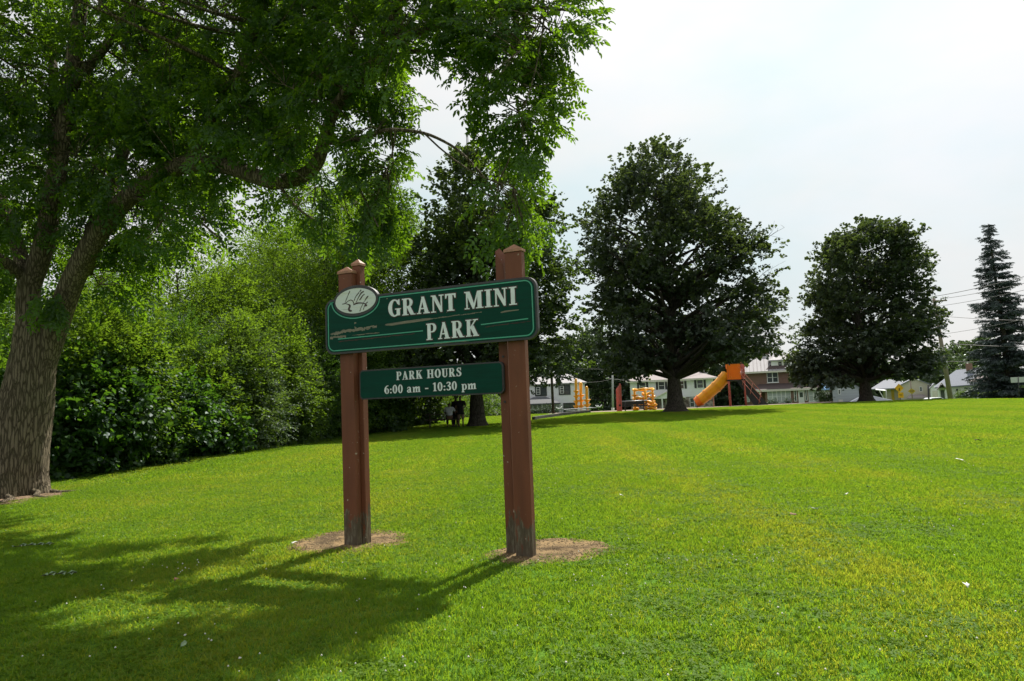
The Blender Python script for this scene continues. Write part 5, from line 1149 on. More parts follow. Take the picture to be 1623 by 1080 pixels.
def house_brick():
    h = Lot('house', 'brown brick house with pale metal roof, white dormer and glazed porch behind the slide stairs', 116, 1236, 641)
    x0, x1 = h.X(1180.5), h.X(1297); ze = h.Z(588); m = MB(); m.box(x0, 0, -.6, x1, 10, ze); m.build('wall', MATS['brick'], h.e)
    m = MB(); hip(m, x0, 0, x1, 10, ze+.05, 3.1, .8, 3.6); m.build('roof', MATS['roof_white'], h.e)
    m = MB(); m.box(x0-.8, -.86, ze-.25, x1+.8, -.805, ze+.03); m.build('gutter', MATS['cream_trim'], h.e)
    # standing seams
    m = MB(); X0, X1 = x0-.8, x1+.8
    for i in range(1, 22):
        xx = X0 + (X1-X0)*i/22; fr = min(1, (xx-X0)/3.6, (X1-xx)/3.6); m.add([(xx-.03, -.8, ze+.06), (xx+.03, -.8, ze+.06), (xx+.03, -.8+5.8*fr, ze+.06+3.1*fr), (xx-.03, -.8+5.8*fr, ze+.06+3.1*fr), (xx, -.8, ze+.13), (xx, -.8+5.8*fr, ze+.13+3.1*fr)], [(0, 4, 5, 3), (4, 1, 2, 5), (0, 1, 4), (3, 5, 2)])
    m.build('roof_seams', MATS['roof_tan'], h.e)
    # dormer: brown skirt, white front, pale hipped roof
    a, b = h.X(1222), h.X(1255); zb, zt = h.Z(585, 1240), h.Z(572, 1240)
    m = MB(); m.add([(a-.6, -.35, ze+.30), (b+.3, -.35, ze+.30), (b+.1, .55, zb+.7), (a+.2, .55, zb+.7), (a-.6, 3.5, ze+.3), (b+.3, 3.5, ze+.3), (b+.1, 4, zt), (a+.2, 4, zt)], [(0, 1, 2, 3), (0, 3, 7, 4), (1, 5, 6, 2), (3, 2, 6, 7)]); m.build('dormer_skirt', MATS['roof_brown'], h.e)
    m = MB(); m.box(a+.35, .45, zb+.35, b-.1, 5, zt); m.build('dormer_wall', MATS['white_paint'], h.e)
    m = MB(); hip(m, a+.3, .45, b-.05, 7, zt+.19, 1.1, .35, 1.6); m.build('dormer_roof', MATS['roof_white'], h.e)
    h.win(1233.5, 573.8, 1239.3, 580.3, dy=.45, trim='cream_trim'); h.win(1242, 573.4, 1248, 580, dy=.45, trim='cream_trim')
    h.win(1216, 591.5, 1233, 605.5, sashes=2, sill=True); h.win(1251.5, 590, 1268, 604, sashes=2, sill=True); h.win(1284, 589, 1292, 602.5, sill=True)
    # porch
    a, b = h.X(1203), h.X(1294.5); zr, zw = h.Z(616.5, 1250), h.Z(607.5, 1250); yd = -3.0
    m = MB(); m.add([(a-1.2, yd-.5, zr), (b+.3, yd-.5, zr), (b, 0, zw), (a, 0, zw), (a-1.2, yd-.5, zr-.2), (b+.3, yd-.5, zr-.2), (b, 0, zr-.2), (a-1.2, 0, zr-.2), (a-1.2, 0, zr)], [(0, 1, 2, 3), (4, 5, 1, 0), (5, 6, 2, 1), (4, 7, 6, 5), (7, 8, 3, 2, 6), (0, 3, 8), (0, 8, 7, 4)]); m.build('porch_roof', MATS['roof_brown'], h.e)
    m = MB(); m.box(a-1.25, yd-.56, zr-.32, b+.35, yd-.505, zr+.02); m.build('porch_fascia', MATS['cream_trim'], h.e)
    m = MB(); m.box(a+.9, yd, -.6, b, -.01, zr-.21); m.build('porch_wall', MATS['brick'], h.e)
    h.win(1216.5, 620, 1251.5, 636.5, dy=yd, sashes=5, glass='window_curtain', sill=True); h.win(1278.5, 618.5, 1292.5, 634.5, dy=yd, sashes=2, glass='window_curtain', sill=True)
    h.win(1257, 619.5, 1260.5, 635, dy=yd); h.win(1273.3, 618.5, 1276.2, 633.5, dy=yd)
    m = MB(); q0, q1 = h.X(1262.5), h.X(1271.5); m.box(q0, yd-.06, -.4, q1, yd-.003, h.Z(619, 1266)); d = m.build('front_door', MATS['white_paint'], h.e)
    m = MB(); m.box(q0+.2, yd-.075, 1.1, q1-.2, yd-.062, 1.9); m.build('pane', MATS['window_dark'], d)
    h.win(1182.5, 624, 1187.5, 637, glass='window_curtain'); m = MB(); q = h.X(1204); m.box(q-.1, yd-.2, -.6, q+.1, yd-.01, zr-.2); m.build('porch_post', MATS['white_paint'], h.e)
    m = MB(); q = h.X(1218); m.box(q-.5, 5, ze+2, q+.5, 6, ze+4.6); m.build('chimney', MATS['brick'], h.e)
house_brick()

def garage_grey():
    h = Lot('garage', 'small grey clapboard garage with one dark window, left of the round-crowned maple', 104, 1340, 637, cat='garage', group=None)
    x0, x1 = h.X(1319.5), h.X(1360.5); ze = h.Z(616, 1340); hh = h.Z(602.5, 1340) - ze
    m = MB(); gwall(m, x0, 0, x1, 6, -.5, ze, hh); m.build('wall', MATS['siding_grey'], h.e)
    m = MB(); gable_y(m, x0, 0, x1, 6, ze, hh, .3); m.build('roof', MATS['roof_grey'], h.e)
    h.win(1329, 618.5, 1332, 624.5, trim='white_paint'); m = MB(); a, b = h.X(1328), h.X(1335); m.box(a, -.06, -.4, b, -.004, .35); m.build('hatch', MATS['cream_trim'], h.e)
garage_grey()
def shed_blue():
    h = Lot('shed', 'low shed with a bright blue roof between the brick house and the grey garage', 112, 1308, 637, cat='shed', group=None)
    a, b = h.X(1294), h.X(1317.5); z = h.Z(618, 1306); m = MB(); m.box(a, 0, -.5, b, 5, z); m.build('wall', MATS['siding_brick_low'], h.e)
    m = MB(); gable_x(m, a, 0, b, 5, z, .95, .25); m.build('roof', MATS['roof_blue'], h.e)
shed_blue()
def house_beige():
    h = Lot('house', 'beige gable-fronted house behind the yellow warning signs', 128, 1450, 634)
    x0, x1 = h.X(1427), h.X(1474); ze = h.Z(611, 1450); hh = h.Z(600.5, 1450)-ze; m = MB(); gwall(m, x0, 0, x1, 10, -.8, ze, hh); m.build('wall', MATS['siding_beige'], h.e)
    m = MB(); gable_y(m, x0, 0, x1, 10, ze, hh, .3); m.build('roof', MATS['roof_grey'], h.e); h.win(1457.5, 614, 1461, 620)
    m = MB(); a, b = h.X(1436), h.X(1468); z = h.Z(629.5, 1450); m.add([(a, -2, z-.1), (b, -2, z-.1), (b-.6, -.01, z+.45), (a+.6, -.01, z+.45), (a, -2, -.8), (b, -2, -.8), (b-.6, -.01, -.8), (a+.6, -.01, -.8)], [(0, 1, 2, 3), (4, 5, 1, 0), (5, 6, 2, 1), (7, 4, 0, 3)]); m.build('lean_to', MATS['roof_tan'], h.e)
house_beige()
def house_hip():
    h = Lot('house', 'low house with a grey hipped roof just right of the round-crowned maple trunk', 132, 1410, 634)
    x0, x1 = h.X(1402), h.X(1429); ze = h.Z(616, 1410); m = MB(); m.box(x0, 0, -.8, x1, 9, ze); m.build('wall', MATS['siding_beige'], h.e)
    m = MB(); hip(m, h.X(1385), -1, x1+1.5, 9, ze+.05, 1.75, .3, 2.6); m.build('roof', MATS['roof_grey'], h.e)
    m = MB(); a = h.X(1388); m.add([(a, -2.2, ze-.1), (h.X(1403), -2.2, ze-.35), (h.X(1403), -.9, ze-.1), (a, -.9, ze+.1), (a, -2.2, ze-.2), (h.X(1403), -2.2, ze-.45)], [(0, 1, 2, 3), (4, 5, 1, 0)]); m.build('awning', MATS['white_paint'], h.e)
    m = MB(); m.tube([(h.X(1393), -2.1, ze-.2), (h.X(1402.5), -2.1, -.6)], .07, 6); m.build('brace', MATS['white_paint'], h.e); m = MB(); m.tube([(h.X(1404), -2.1, ze-.2), (h.X(1402.8), -2.1, -.6)], .07, 6); m.build('post', MATS['white_paint'], h.e)
    m = MB(); q = h.X(1414.5); m.box(q-.25, -.12, -.8, q+.25, -.003, ze-.2); m.build('door', MATS['sign_ochre'], h.e)
house_hip()
def carport():
    h = Lot('carport', 'very low pale grey roof on either side of the round-crowned maple trunk', 98, 1380, 635, cat='carport', group=None)
    a, b, c = h.X(1342), h.X(1372), h.X(1418); zr = h.Z(625.5, 1372); m = MB()
    m.add([(a, 0, -.3), (b, 1.2, zr), (c, 0, -.2), (c, 5, -.2), (b, 4, zr), (a, 5, -.3), (a, 0, -.7), (c, 0, -.7)], [(0, 2, 1), (1, 2, 3, 4), (0, 1, 4, 5), (6, 7, 2, 0)]); m.build('roof', MATS['roof_light'], h.e)
    m = MB(); m.box(a+.4, .3, -1.2, c-.4, 4.5, -.31); m.build('wall', MATS['siding_grey'], h.e)
carport()
def house_right():
    h = Lot('house', 'white single-storey house with big blue-grey roof and brown chimney beside the leaning power pole', 112, 1530, 633)
    X, Z = h.X, h.Z; ze = Z(612, 1520)
    m = MB(); m.box(X(1488), 0, -.6, X(1546), 8, ze); m.build('wall', MATS['siding_white'], h.e)
    xl, xr = X(1482), X(1549); rl, rr = X(1517.5, 586), X(1568, 581); zl = Z(586, 1517); zr = Z(581.5, 1567)
    m = MB(); v = [(xl, -.6, ze-.1), (xr+.2, -.6, ze+.2), (rr, 4, zr), (rl, 4, zl), (xl, 9, ze-.1), (rr+1.5, 9, ze), (xl, -.6, ze-.28), (xr+.2, -.6, ze+.02)]
    m.add(v, [(0, 1, 2, 3), (0, 3, 4), (3, 2, 5, 4), (6, 7, 1, 0), (1, 5, 2)]); m.build('roof', MATS['roof_light'], h.e)
    a, b = X(1545.5), X(1581); zt = Z(604, 1560); m = MB(); m.box(a+.02, -2.5, -.6, b, 6, zt); m.build('front_wing', MATS['siding_cream'], h.e)
    m = MB(); m.add([(a-.9, -3, zt+.02), (b+.4, -3, zt+.02), (b-.8, .4, zt+1.15), (a+.9, .4, zt+1.15), (a-.9, -3, zt-.14), (b+.4, -3, zt-.14), (b+.4, .4, zt-.14)], [(0, 1, 2, 3), (4, 5, 1, 0), (5, 6, 2, 1)]); m.build('wing_roof', MATS['roof_tan'], h.e)
    m = MB(); m.add([(X(1546), .5, zt+.9), (X(1589), .5, zt+.9), (X(1567), .5, zr-.05)], [(0, 1, 2)]); m.build('gable', MATS['siding_white'], h.e)
    h.win(1557.5, 606, 1565, 618.5, dy=-2.5, trim='white_paint'); h.win(1567, 605.5, 1573, 617.5, dy=-2.5); h.win(1515.5, 616.5, 1519.8, 626.5)
    m = MB(); q = X(1541.5); m.box(q-.45, 3.2, zr-1.6, q+.45, 4.2, zr+.75); m.build('chimney', MATS['brick'], h.e)
    m = MB(); a, b = X(1487), X(1500); gable_y(m, a, -2, b, -.01, Z(617, 1493), .9, .1); m.build('entry_roof', MATS['roof_tan'], h.e)
    for q in (a+.1, b-.1): m = MB(); m.box(q-.07, -1.95, -.6, q+.07, -1.8, Z(617.5, 1493)); m.build('entry_post', MATS['white_paint'], h.e)
    m = MB(); m.box(X(1491), -.07, -.5, X(1497), -.003, Z(619, 1493)); m.build('front_door', MATS['window_dark'], h.e)
    m = MB(); a, b = X(1592), X(1606); m.box(a, -1, .2, b, 2, Z(617, 1598)); m.build('lower_wing', MATS['siding_white'], h.e)
house_right()
def garage_white():
    h = Lot('garage', 'plain white garage between the beige gable and the grey-roofed house', 124, 1482, 633, cat='garage', group=None)
    a, b = h.X(1475), h.X(1489); z = h.Z(615.5, 1482); m = MB(); gwall(m, a, 0, b, 6, -.6, z, .7); m.build('wall', MATS['white_paint'], h.e); m = MB(); gable_y(m, a, 0, b, 6, z, .7, .2); m.build('roof', MATS['roof_grey'], h.e)
    m = MB(); m.box(a+.25, -.05, -.5, b-.3, -.004, z-.45); m.build('garage_door', MATS['cream_trim'], h.e)
garage_white()
def house_glimpse():
    h = Lot('house', 'grey-roofed house glimpsed between the dark maple trunk and the right sign post', 105, 784, 660)
    a, b = h.X(766), h.X(797); z = h.Z(636, 782); m = MB(); gwall(m, a, 0, b, 8, -.6, z, 1.9); m.build('wall', MATS['siding_cream'], h.e); m = MB(); gable_y(m, a, 0, b, 8, z, 1.9, .35); m.build('roof', MATS['roof_grey'], h.e)
    h.win(772, 641, 776, 648); h.win(786, 640, 791, 648)
house_glimpse()

# hedges and foundation shrubs
def hedge(px0, px1, y, D, H, label, mat='leaf_hedge', seed=1, dp=1.0, name='hedge'):
    a, b = at(px0, y, D), at(px1, y, D); r = np.random.RandomState(seed); L_ = abs(b[0]-a[0]); n = int(170*L_*H/1.5); P = np.stack([r.uniform(-L_/2, L_/2, n), r.uniform(-dp, dp, n), np.zeros(n)], 1)
    P[:, 2] = r.rand(n)**.7*H*(.82 + .18*np.sin(P[:, 0]*1.3+seed)); e = empty(name, ((a[0]+b[0])/2, D, a[2]-.1), 0, label, 'hedge')
    leaves('foliage', 'shrub', P, r.normal(0, 1, (n, 3)), np.full(n, 1.7), mat, e, seed, var=.5)
    m = MB(); 
    for i in range(int(L_)+1): x = -L_/2 + .5 + i*.98; m.tube([(x, 0, -.3), (x+.1, .1, H*.6)], [.05, .02], 5, cap=False)
    m.build('stems', MATS['bark_twig'], e)
hedge(1515, 1582, 633, 106, 1.35, 'trimmed green hedge in front of the grey-roofed white house', seed=3)
hedge(1296, 1319, 637, 106, 2.3, 'dark tall hedge under the blue shed roof', 'leaf_far_dark', seed=4)
hedge(1218, 1232, 641, 111, .75, 'low round shrub under the left half of the glazed porch', 'leaf_far_dark', seed=5, dp=.6)
hedge(1243, 1254, 640, 111, .8, 'low round shrub under the glazed porch, nearer the front door', 'leaf_far_dark', seed=6, dp=.6)
hedge(838, 884, 657, 103, 1.1, 'green hedge below the dark porch of the left white house', 'leaf_far_dark', seed=7)
hedge(1585, 1640, 634, 100, .8, 'dark low hedge under the spruce', 'leaf_far_dark', seed=8)

# ------------------------------------------------------------------ playground
def slide_tower():
    D = 61.0; O = at(1158.5, 645, D); O[2] = G(O[0], D); e = empty('slide_tower', tuple(O), R_(-19), 'play tower with orange slatted box, yellow tube slide and black stairs', 'playground slide', None)
    def q(x, y, dy=0): v = at(x, y, D+dy) - O; return v
    zb = q(1160, 602)[2]; ztop = q(1160, 577.5)[2]; xl, xr = q(1152.5, 600)[0], q(1173.5, 600)[0]; xrr = q(1180.5, 600)[0]
    dp = 1.3
    for (x, y) in ((xl+.12, 0), (xrr-.12, 0), (xl+.12, dp), (xrr-.12, dp)):
        m = MB(); m.tube([(x, y, -.15), (x, y, ztop-.1)], .085, 10); m.build('post', MATS['play_red'], e)
    m = MB(); m.box(xl, -.1, zb-.12, xrr, dp+.1, zb); m.build('platform', MATS['play_black'], e)
    n = 9
    for yy, nm in ((-.12, 'front_panel'), (dp+.08, 'back_panel')):
        m = MB(); m.box(xl, yy, zb+.02, xr, yy+.04, zb+.12); m.box(xl, yy, ztop-.12, xr, yy+.04, ztop)
        for i in range(n):
            a = xl + (xr-xl)*i/n; m.box(a+.012, yy+.003, zb+.12, a+(xr-xl)/n-.012, yy+.034, ztop-.12)
        m.build(nm, MATS['play_orange'], e)
    m = MB(); m.box(xl-.06, -.1, zb+1.0, xl-.02, dp+.1, ztop); m.build('side_panel', MATS['play_orange'], e)
    m = MB()
    for i in range(7): a = xr + .05 + (xrr-xr-.1)*i/6; m.tube([(a, -.08, zb+.02), (a, -.08, ztop+.1)], .022, 5)
    for zz in (zb+.1, zb+.75, ztop+.08): m.tube([(xr, -.08, zz), (xrr, -.08, zz)], .03, 6)
    m.build('guard_rails', MATS['play_red'], e)
    # tube slide
    pts = [(1153, 592), (1147, 600.5), (1139, 610), (1128, 620), (1118, 629), (1110, 635.5), (1103.5, 639)]
    rd = [.50, .50, .50, .49, .49, .50, .50]; P = [q(x, y) + np.array([0, .6, 0]) for x, y in pts]
    T = np.linspace(0, len(P)-1, 49); C = np.stack([np.interp(T, range(len(P)), [p[i] for p in P]) for i in range(3)], 1)
    for _ in range(8): C[1:-1] = (C[:-2] + 2*C[1:-1] + C[2:])/4
    k = 0; segs = [(0, 8), (8, 18), (18, 29), (29, 39), (39, 48)]
    for si, (a, b) in enumerate(segs):
        m = MB(); c = C[a:b+1]; rr = [.50 + (.05 if (i in (0, 1)) and si else 0) - (.0 if si < 4 else .10*(i/(len(c)-1))**2) for i in range(len(c))]; m.tube([tuple(v) for v in c], rr, 20, cap=False)
        # inner skin so the tube has thickness
        m.tube([tuple(v) for v in c], [v-.03 for v in rr], 20, cap=False)
        m.build('tube_section', MATS['play_orange_tube' if si < 4 else 'play_orange'], e, recalc=False)
    for (a, b) in segs[1:]:
        m = MB(); m.tube([tuple(C[a]), tuple(C[a] + (C[a+1]-C[a])*.35)], .57, 20, cap=False); m.build('flange', MATS['play_orange_tube'], e)
    m = MB(); v = C[-1]; m.tube([(v[0]+.1, v[1], -.15), (v[0]+.1, v[1], v[2]-.35)], .05, 8); m.build('slide_foot', MATS['play_black'], e)
    m = MB(); v = q(1131, 630); m.tube([(v[0], .6, -.15), (v[0], .6, v[2]+.2)], .04, 8); m.build('slide_support', MATS['play_pink'], e)
    # stairs
    a = q(1173, 604); b = q(1212, 645.5); b[2] = 0; ns = 11
    for yy in (-.05, dp-.05):
        m = MB(); m.prism([(a[0]-.35, a[2]-.02), (a[0]+.5, a[2]-.02), (b[0]+.15, b[2]+.05), (b[0]+.15, b[2]-.1), (b[0]-.95, b[2]-.1)], .06, yy); m.build('stringer', MATS['play_black'], e)
    m = MB()
    for i in range(ns):
        t = (i+.5)/ns; x = a[0] + (b[0]-.35-a[0])*t; z = a[2]*(1-t); m.box(x-.15, .02, z-.03, x+.20, dp-.06, z+.02)
    m.build('treads', MATS['play_black'], e)
    for yy, lab in ((-.08, None), (dp+.05, None)):
        m = MB()
        for dz in (.95, .5): 
            m.tube([(a[0]-.1, yy, a[2]+dz+.25), (b[0]-.35, yy, b[2]+dz+.25)], .028, 6)
        m.tube([(a[0]+.1, yy, a[2]+.05), (b[0]-.5, yy, b[2]+.30)], .028, 6)
        for t in (.22, .58, .97): x = a[0]+(b[0]-.35-a[0])*t; z = a[2]*(1-t); m.tube([(x-.25, yy, z+.1), (x, yy, z+1.05)], .026, 6)
        m.build('handrail', MATS['play_pink'], e)
slide_tower()

def pod_climber():
    D = 60.0; P = [(912.5, 600, 655), (921, 605.5, 655.5), (929.3, 612.5, 655)]
    O = at(921, 655.5, D); O[2] = G(O[0], D); e = empty('pod_climber', tuple(O), 0, 'three tall yellow climbing poles ringed with step pods, beside the left white house', 'climber')
    for i, (x, yt, yb) in enumerate(P):
        a = at(x+1.5, yb, D) - O; b = at(x, yt, D) - O; z1 = b[2]; dy = (0, .5, -.2)[i]
        m = MB(); m.tube([(a[0], dy, -.1), (a[0]*.5+b[0]*.5, dy, z1*.5), (b[0], dy, z1-.1), (b[0], dy, z1)], [.09, .11, (.12, .16, .12)[i], .05], 12); pl = m.build('pole', MATS['play_yellow'], e)
        for yy in ((620, 628, 636, 644), (626.5, 634.5, 643.5), (634, 641.5))[i]:
            c = at(x+.8, yy, D) - O; m = MB(); rr = (.28, .36, .34)[i]; m.tube([(c[0], dy, c[2]-.22), (c[0], dy, c[2]-.05), (c[0], dy, c[2]+.03), (c[0], dy, c[2]+.05)], [.10, rr*.75, rr, rr*.9], 14); m.build('step_pod', MATS['play_yellow'], pl)
pod_climber()
def lattice_climber():
    D = 60.5; O = at(1022, 650.5, D); O[2] = G(O[0], D); e = empty('lattice_climber', tuple(O), 0, 'yellow climbing frame of posts and wavy rings before the white house with black shutters', 'climber')
    def X(x): return (at(x, 640, D) - O)[0]
    def Z(y): return (at(1022, y, D) - O)[2]
    zt = Z(617)
    for (x, dy) in ((1006.5, 0), (1022, -.5), (1025, .9), (1036, .2)):
        m = MB(); m.tube([(X(x), dy, -.1), (X(x), dy, zt)], .10, 10); m.build('post', MATS['play_yellow'], e)
    for i, (y, x0, x1) in enumerate(((617.5, 1005, 1038), (631, 1005, 1024), (630, 1026, 1039), (637.5, 1022, 1038), (642, 1024, 1040), (624.5, 1020, 1037), (647.5, 1005, 1012), (648, 1023, 1040), (640, 1006, 1020))):
        z = Z(y); a, b = X(x0), X(x1); m = MB(); n = 20; cx, rx = (a+b)/2, (b-a)/2
        ring = [(cx + rx*math.cos(t), .2 + (.55 if rx > .4 else .25)*math.sin(t), z + .07*math.sin(3*t+i)) for t in np.linspace(0, 2*math.pi, n)]
        m.tube(ring, .085, 8, cap=False); m.build('ring', MATS['play_yellow'], e)
    for (x, y) in ((1007, 626), (1023, 626), (1007, 649), (1036, 643)):
        m = MB(); z = Z(y); m.tube([(X(x), 0, z-.12), (X(x), 0, z-.02), (X(x), 0, z+.04)], [.10, .30, .34], 12); m.build('step_pod', MATS['play_yellow'], e)
lattice_climber()
def red_posts():
    D = 60.2; O = at(982, 653, D); O[2] = G(O[0], D); e = empty('red_climber', tuple(O), 0, 'row of faded red upright boards seen end on, left of the black rail', 'play structure')
    for i, (xt, yt, dy) in enumerate(((982.5, 607.5, 0), (980, 612, 1.2), (978, 614.5, 2.4))):
        t = at(xt, yt, D+dy) - O; b = at((983.6, 981.5, 980)[i], 652, D+dy) - O; w2 = .13; m = MB()
        m.add([(b[0]-w2, dy, -.15), (b[0]+w2, dy, -.15), (b[0]+w2, dy+.12, -.15), (b[0]-w2, dy+.12, -.15), (t[0]-w2*.8, dy, t[2]-.25), (t[0]+w2*.8, dy, t[2]-.25), (t[0]+w2*.8, dy+.12, t[2]-.25), (t[0]-w2*.8, dy+.12, t[2]-.25), (t[0], dy, t[2]), (t[0], dy+.12, t[2])],
              [(0, 1, 5, 8, 4), (3, 7, 9, 6, 2), (1, 2, 6, 5), (0, 4, 7, 3), (4, 8, 9, 7), (5, 6, 9, 8), (0, 3, 2, 1)]); m.build('board', MATS['play_red'], e, bevel=.02)
    m = MB(); m.tube([(0.05, -.03, .55), (0.05, -.015, .55)], .1, 12); m.build('hand_hole', MATS['play_black'], e)
red_posts()
def black_rail():
    D = 59.4; O = at(1006, 652, D); O[2] = G(O[0], D); e = empty('parallel_rail', tuple(O), 0, 'black two-bar rail standing between the red boards and the yellow climbing frame', 'rail')
    a, b = (at(986, 640, D)-O)[0], (at(1026, 640, D)-O)[0]; z1 = (at(1006, 635.8, D)-O)[2]; z2 = (at(1006, 643.5, D)-O)[2]
    m = MB(); m.tube([(a, 0, z1), (b, 0, z1)], .04, 6); m.build('top_rail', MATS['grey_metal'], e)
    m = MB(); m.box(a, -.04, z1-.33, b-.35, .04, z1-.05); m.build('panel', MATS['play_black'], e)
    m = MB(); m.tube([(a, 0, z2), (b, 0, z2)], .055, 6); m.build('lower_rail', MATS['play_black'], e)
    for x in (a+.25, a+(b-a)*.86): m = MB(); m.tube([(x, 0, -.1), (x, 0, z1)], .055, 8); m.build('post', MATS['play_black'], e)
    m = MB(); x = b-.25; m.box(x-.2, -.05, z1-.32, x+.2, .05, z1-.24); m.box(x-.2, -.05, z1-.08, x+.2, .05, z1-.02); m.box(x+.14, -.045, z1-.25, x+.2, .045, z1-.07); m.build('ring', MATS['play_black'], e)
black_rail()
def balance_beam():
    D = 57.0; O = at(915, 656, D); O[2] = G(O[0], D); e = empty('teeter_totter', tuple(O), 0, 'long low grey metal play beam with curled ends below the yellow poles', 'play beam')
    a, b = (at(886, 654, D)-O)[0], (at(949, 650, D)-O)[0]
    m = MB(); m.tube([(a, 0, .42), (a+.5, 0, .34), (0, 0, .36), (b-.6, 0, .40), (b-.2, 0, .38), (b, 0, .58)], .045, 8); m.build('beam', MATS['grey_metal'], e)
    m = MB(); m.tube([(a+.6, .5, .2), (0, .5, .22), (b-.9, .5, .24)], .04, 8); m.build('lower_bar', MATS['galvanised'], e)
    for x in (a, b): m = MB(); m.tube([(x-.25, 0, .58), (x-.1, 0, .45), (x+.12, 0, .44), (x+.28, 0, .62)], [.04, .055, .055, .03], 8); m.build('seat', MATS['white_paint'], e)
    for x in (a+.25, a+1.4, 0, b-1.0): m = MB(); m.tube([(x, 0, .38), (x-.08, 0, -.1)], .03, 6); m.build('leg', MATS['galvanised'], e)
balance_beam()
def border():
    pts = [(845, 663.5, 44.5), (862, 661.5, 47.0), (885, 659.2, 50.2), (912, 657.2, 53.4), (935, 655.6, 56.0)]
    for i in range(len(pts)-1):
        a, b = np.array([at(pts[i][0], pts[i][1], pts[i][2])[0], pts[i][2]]), np.array([at(pts[i+1][0], pts[i+1][1], pts[i+1][2])[0], pts[i+1][2]])
        L_ = np.linalg.norm(b-a); m = MB(); m.box(.015, -.09, -.05, L_-.015, .09, .22)
        o = m.build('edging_timber', MATS['timber_black'], None, bevel=.012); o.location = (a[0], a[1], (G(*a)+G(*b))/2); o.rotation_euler = (0, 0, math.atan2(b[1]-a[1], b[0]-a[0]))
        tag(o, ['nearest length of the black timber edging round the play area', 'second length of black timber edging, counted from the right sign post', 'third length of black timber edging, under the curled metal seat', 'farthest length of black timber edging, below the yellow poles'][i], 'edging', 'timber edging of the playground')
border()

# ------------------------------------------------------------------ poles, wires and road signs
def tube_obj(name, pts, rad, mat, parent=None, n=8):
    m = MB(); m.tube([tuple(p) for p in pts], rad, n); return m.build(name, MATS[mat], parent)
def power_pole():
    D = 72.0; b = at(1508, 634, D); O = np.array([b[0], D, G(b[0], D)]); t = at(1480, 473, D) - O
    e = empty('power_pole', tuple(O), 0, 'tall weathered wooden power pole leaning left beside the spruce', 'utility pole')
    b2 = b - O; b2[2] = -.4
    tube_obj('pole', [b2, t], [.26, .14], 'grey_pole', e, 12)
    def on(f): return b2 + (t - b2)*f
    c = on(.975); m = MB(); m.box(c[0]-.35, -.2, c[2]-.08, c[0]+1.25, -.08, c[2]+.06); m.build('crossarm', MATS['grey_pole'], e)
    m = MB(); m.tube([(c[0]+.1, -.14, c[2]-.6), (c[0]+.85, -.14, c[2]-.07)], .03, 5); m.build('brace', MATS['grey_metal'], e)
    for dx in (.65, 1.1): tube_obj('insulator', [(c[0]+dx, -.14, c[2]+.06), (c[0]+dx, -.14, c[2]+.30)], [.07, .04], 'grey_metal', e, 8)
    tube_obj('insulator', [(c[0]-.05, 0, c[2]+.2), (c[0]-.05, 0, c[2]+.5)], [.06, .04], 'grey_metal', e, 8)
    c2 = on(.52); m = MB(); m.tube([(c2[0], 0, c2[2]-.25), (c2[0]+.35, 0, c2[2]+.1), (c2[0]+.9, 0, c2[2]+.12)], .04, 6); m.build('bracket', MATS['grey_metal'], e)
    tube_obj('ground_guard', [b2 + np.array([-.22, -.1, 0]), b2 + np.array([-.24, -.1, 1.6])], .06, 'galvanised', e, 6)
power_pole()
def wire(px, label, rad=.022, sag=.35):
    a, b = at(*px[0]), at(*px[1]); n = 24; T = np.linspace(0, 1, n); P = [(a*(1-t) + b*t) - np.array([0, 0, sag*4*t*(1-t)]) for t in T]
    tag(tube_obj('overhead_wire', P, rad, 'cable', None, 5), label, 'wire', 'overhead wires')
# wires run from the pole out past the right edge and back to the left
wire(((1482, 470, 72), (1760, 398, 50)), 'topmost wire running up to the right from the pole top', .028, .3)
wire(((1499, 473, 72), (1760, 412, 50)), 'second wire from the top, leaving the crossarm to the right', .022, .3)
wire(((1484, 486, 72), (1760, 424, 50)), 'third wire from the top, rising right from under the crossarm', .020, .3)
wire(((1490, 501, 72), (1760, 508, 60)), 'nearly level wire between the crossarm and the middle bracket', .024, .25)
wire(((1493, 530, 72), (1760, 470, 52)), 'slack wire rising right from above the middle bracket', .018, .3)
wire(((1506, 545, 72), (1760, 545, 62)), 'thick bundled cable leaving the middle bracket to the right', .034, .3)
wire(((1499, 547, 72), (1300, 560, 84)), 'thick bundled cable leaving the middle bracket to the left', .034, .5)
wire(((1492, 552, 72), (1380, 585, 92)), 'service wire dropping left from the middle bracket', .018, .4)
wire(((1380, 571, 100), (1760, 572, 88)), 'lowest level wire passing behind the leaning pole', .030, .2)
wire(((1483, 500, 72), (1455, 600, 98)), 'thin guy wire slanting down left of the leaning pole', .014, .1)
wire(((1180, 578, 118), (905, 584, 110)), 'long cable crossing behind the middle maple above the roofs', .035, .5)
wire(((970, 601, 86), (1100, 603, 90)), 'cable from the thin grey pole towards the house roof', .03, .3)
wire(((970, 601, 86), (905, 604, 84)), 'cable from the thin grey pole towards the left white house', .03, .3)
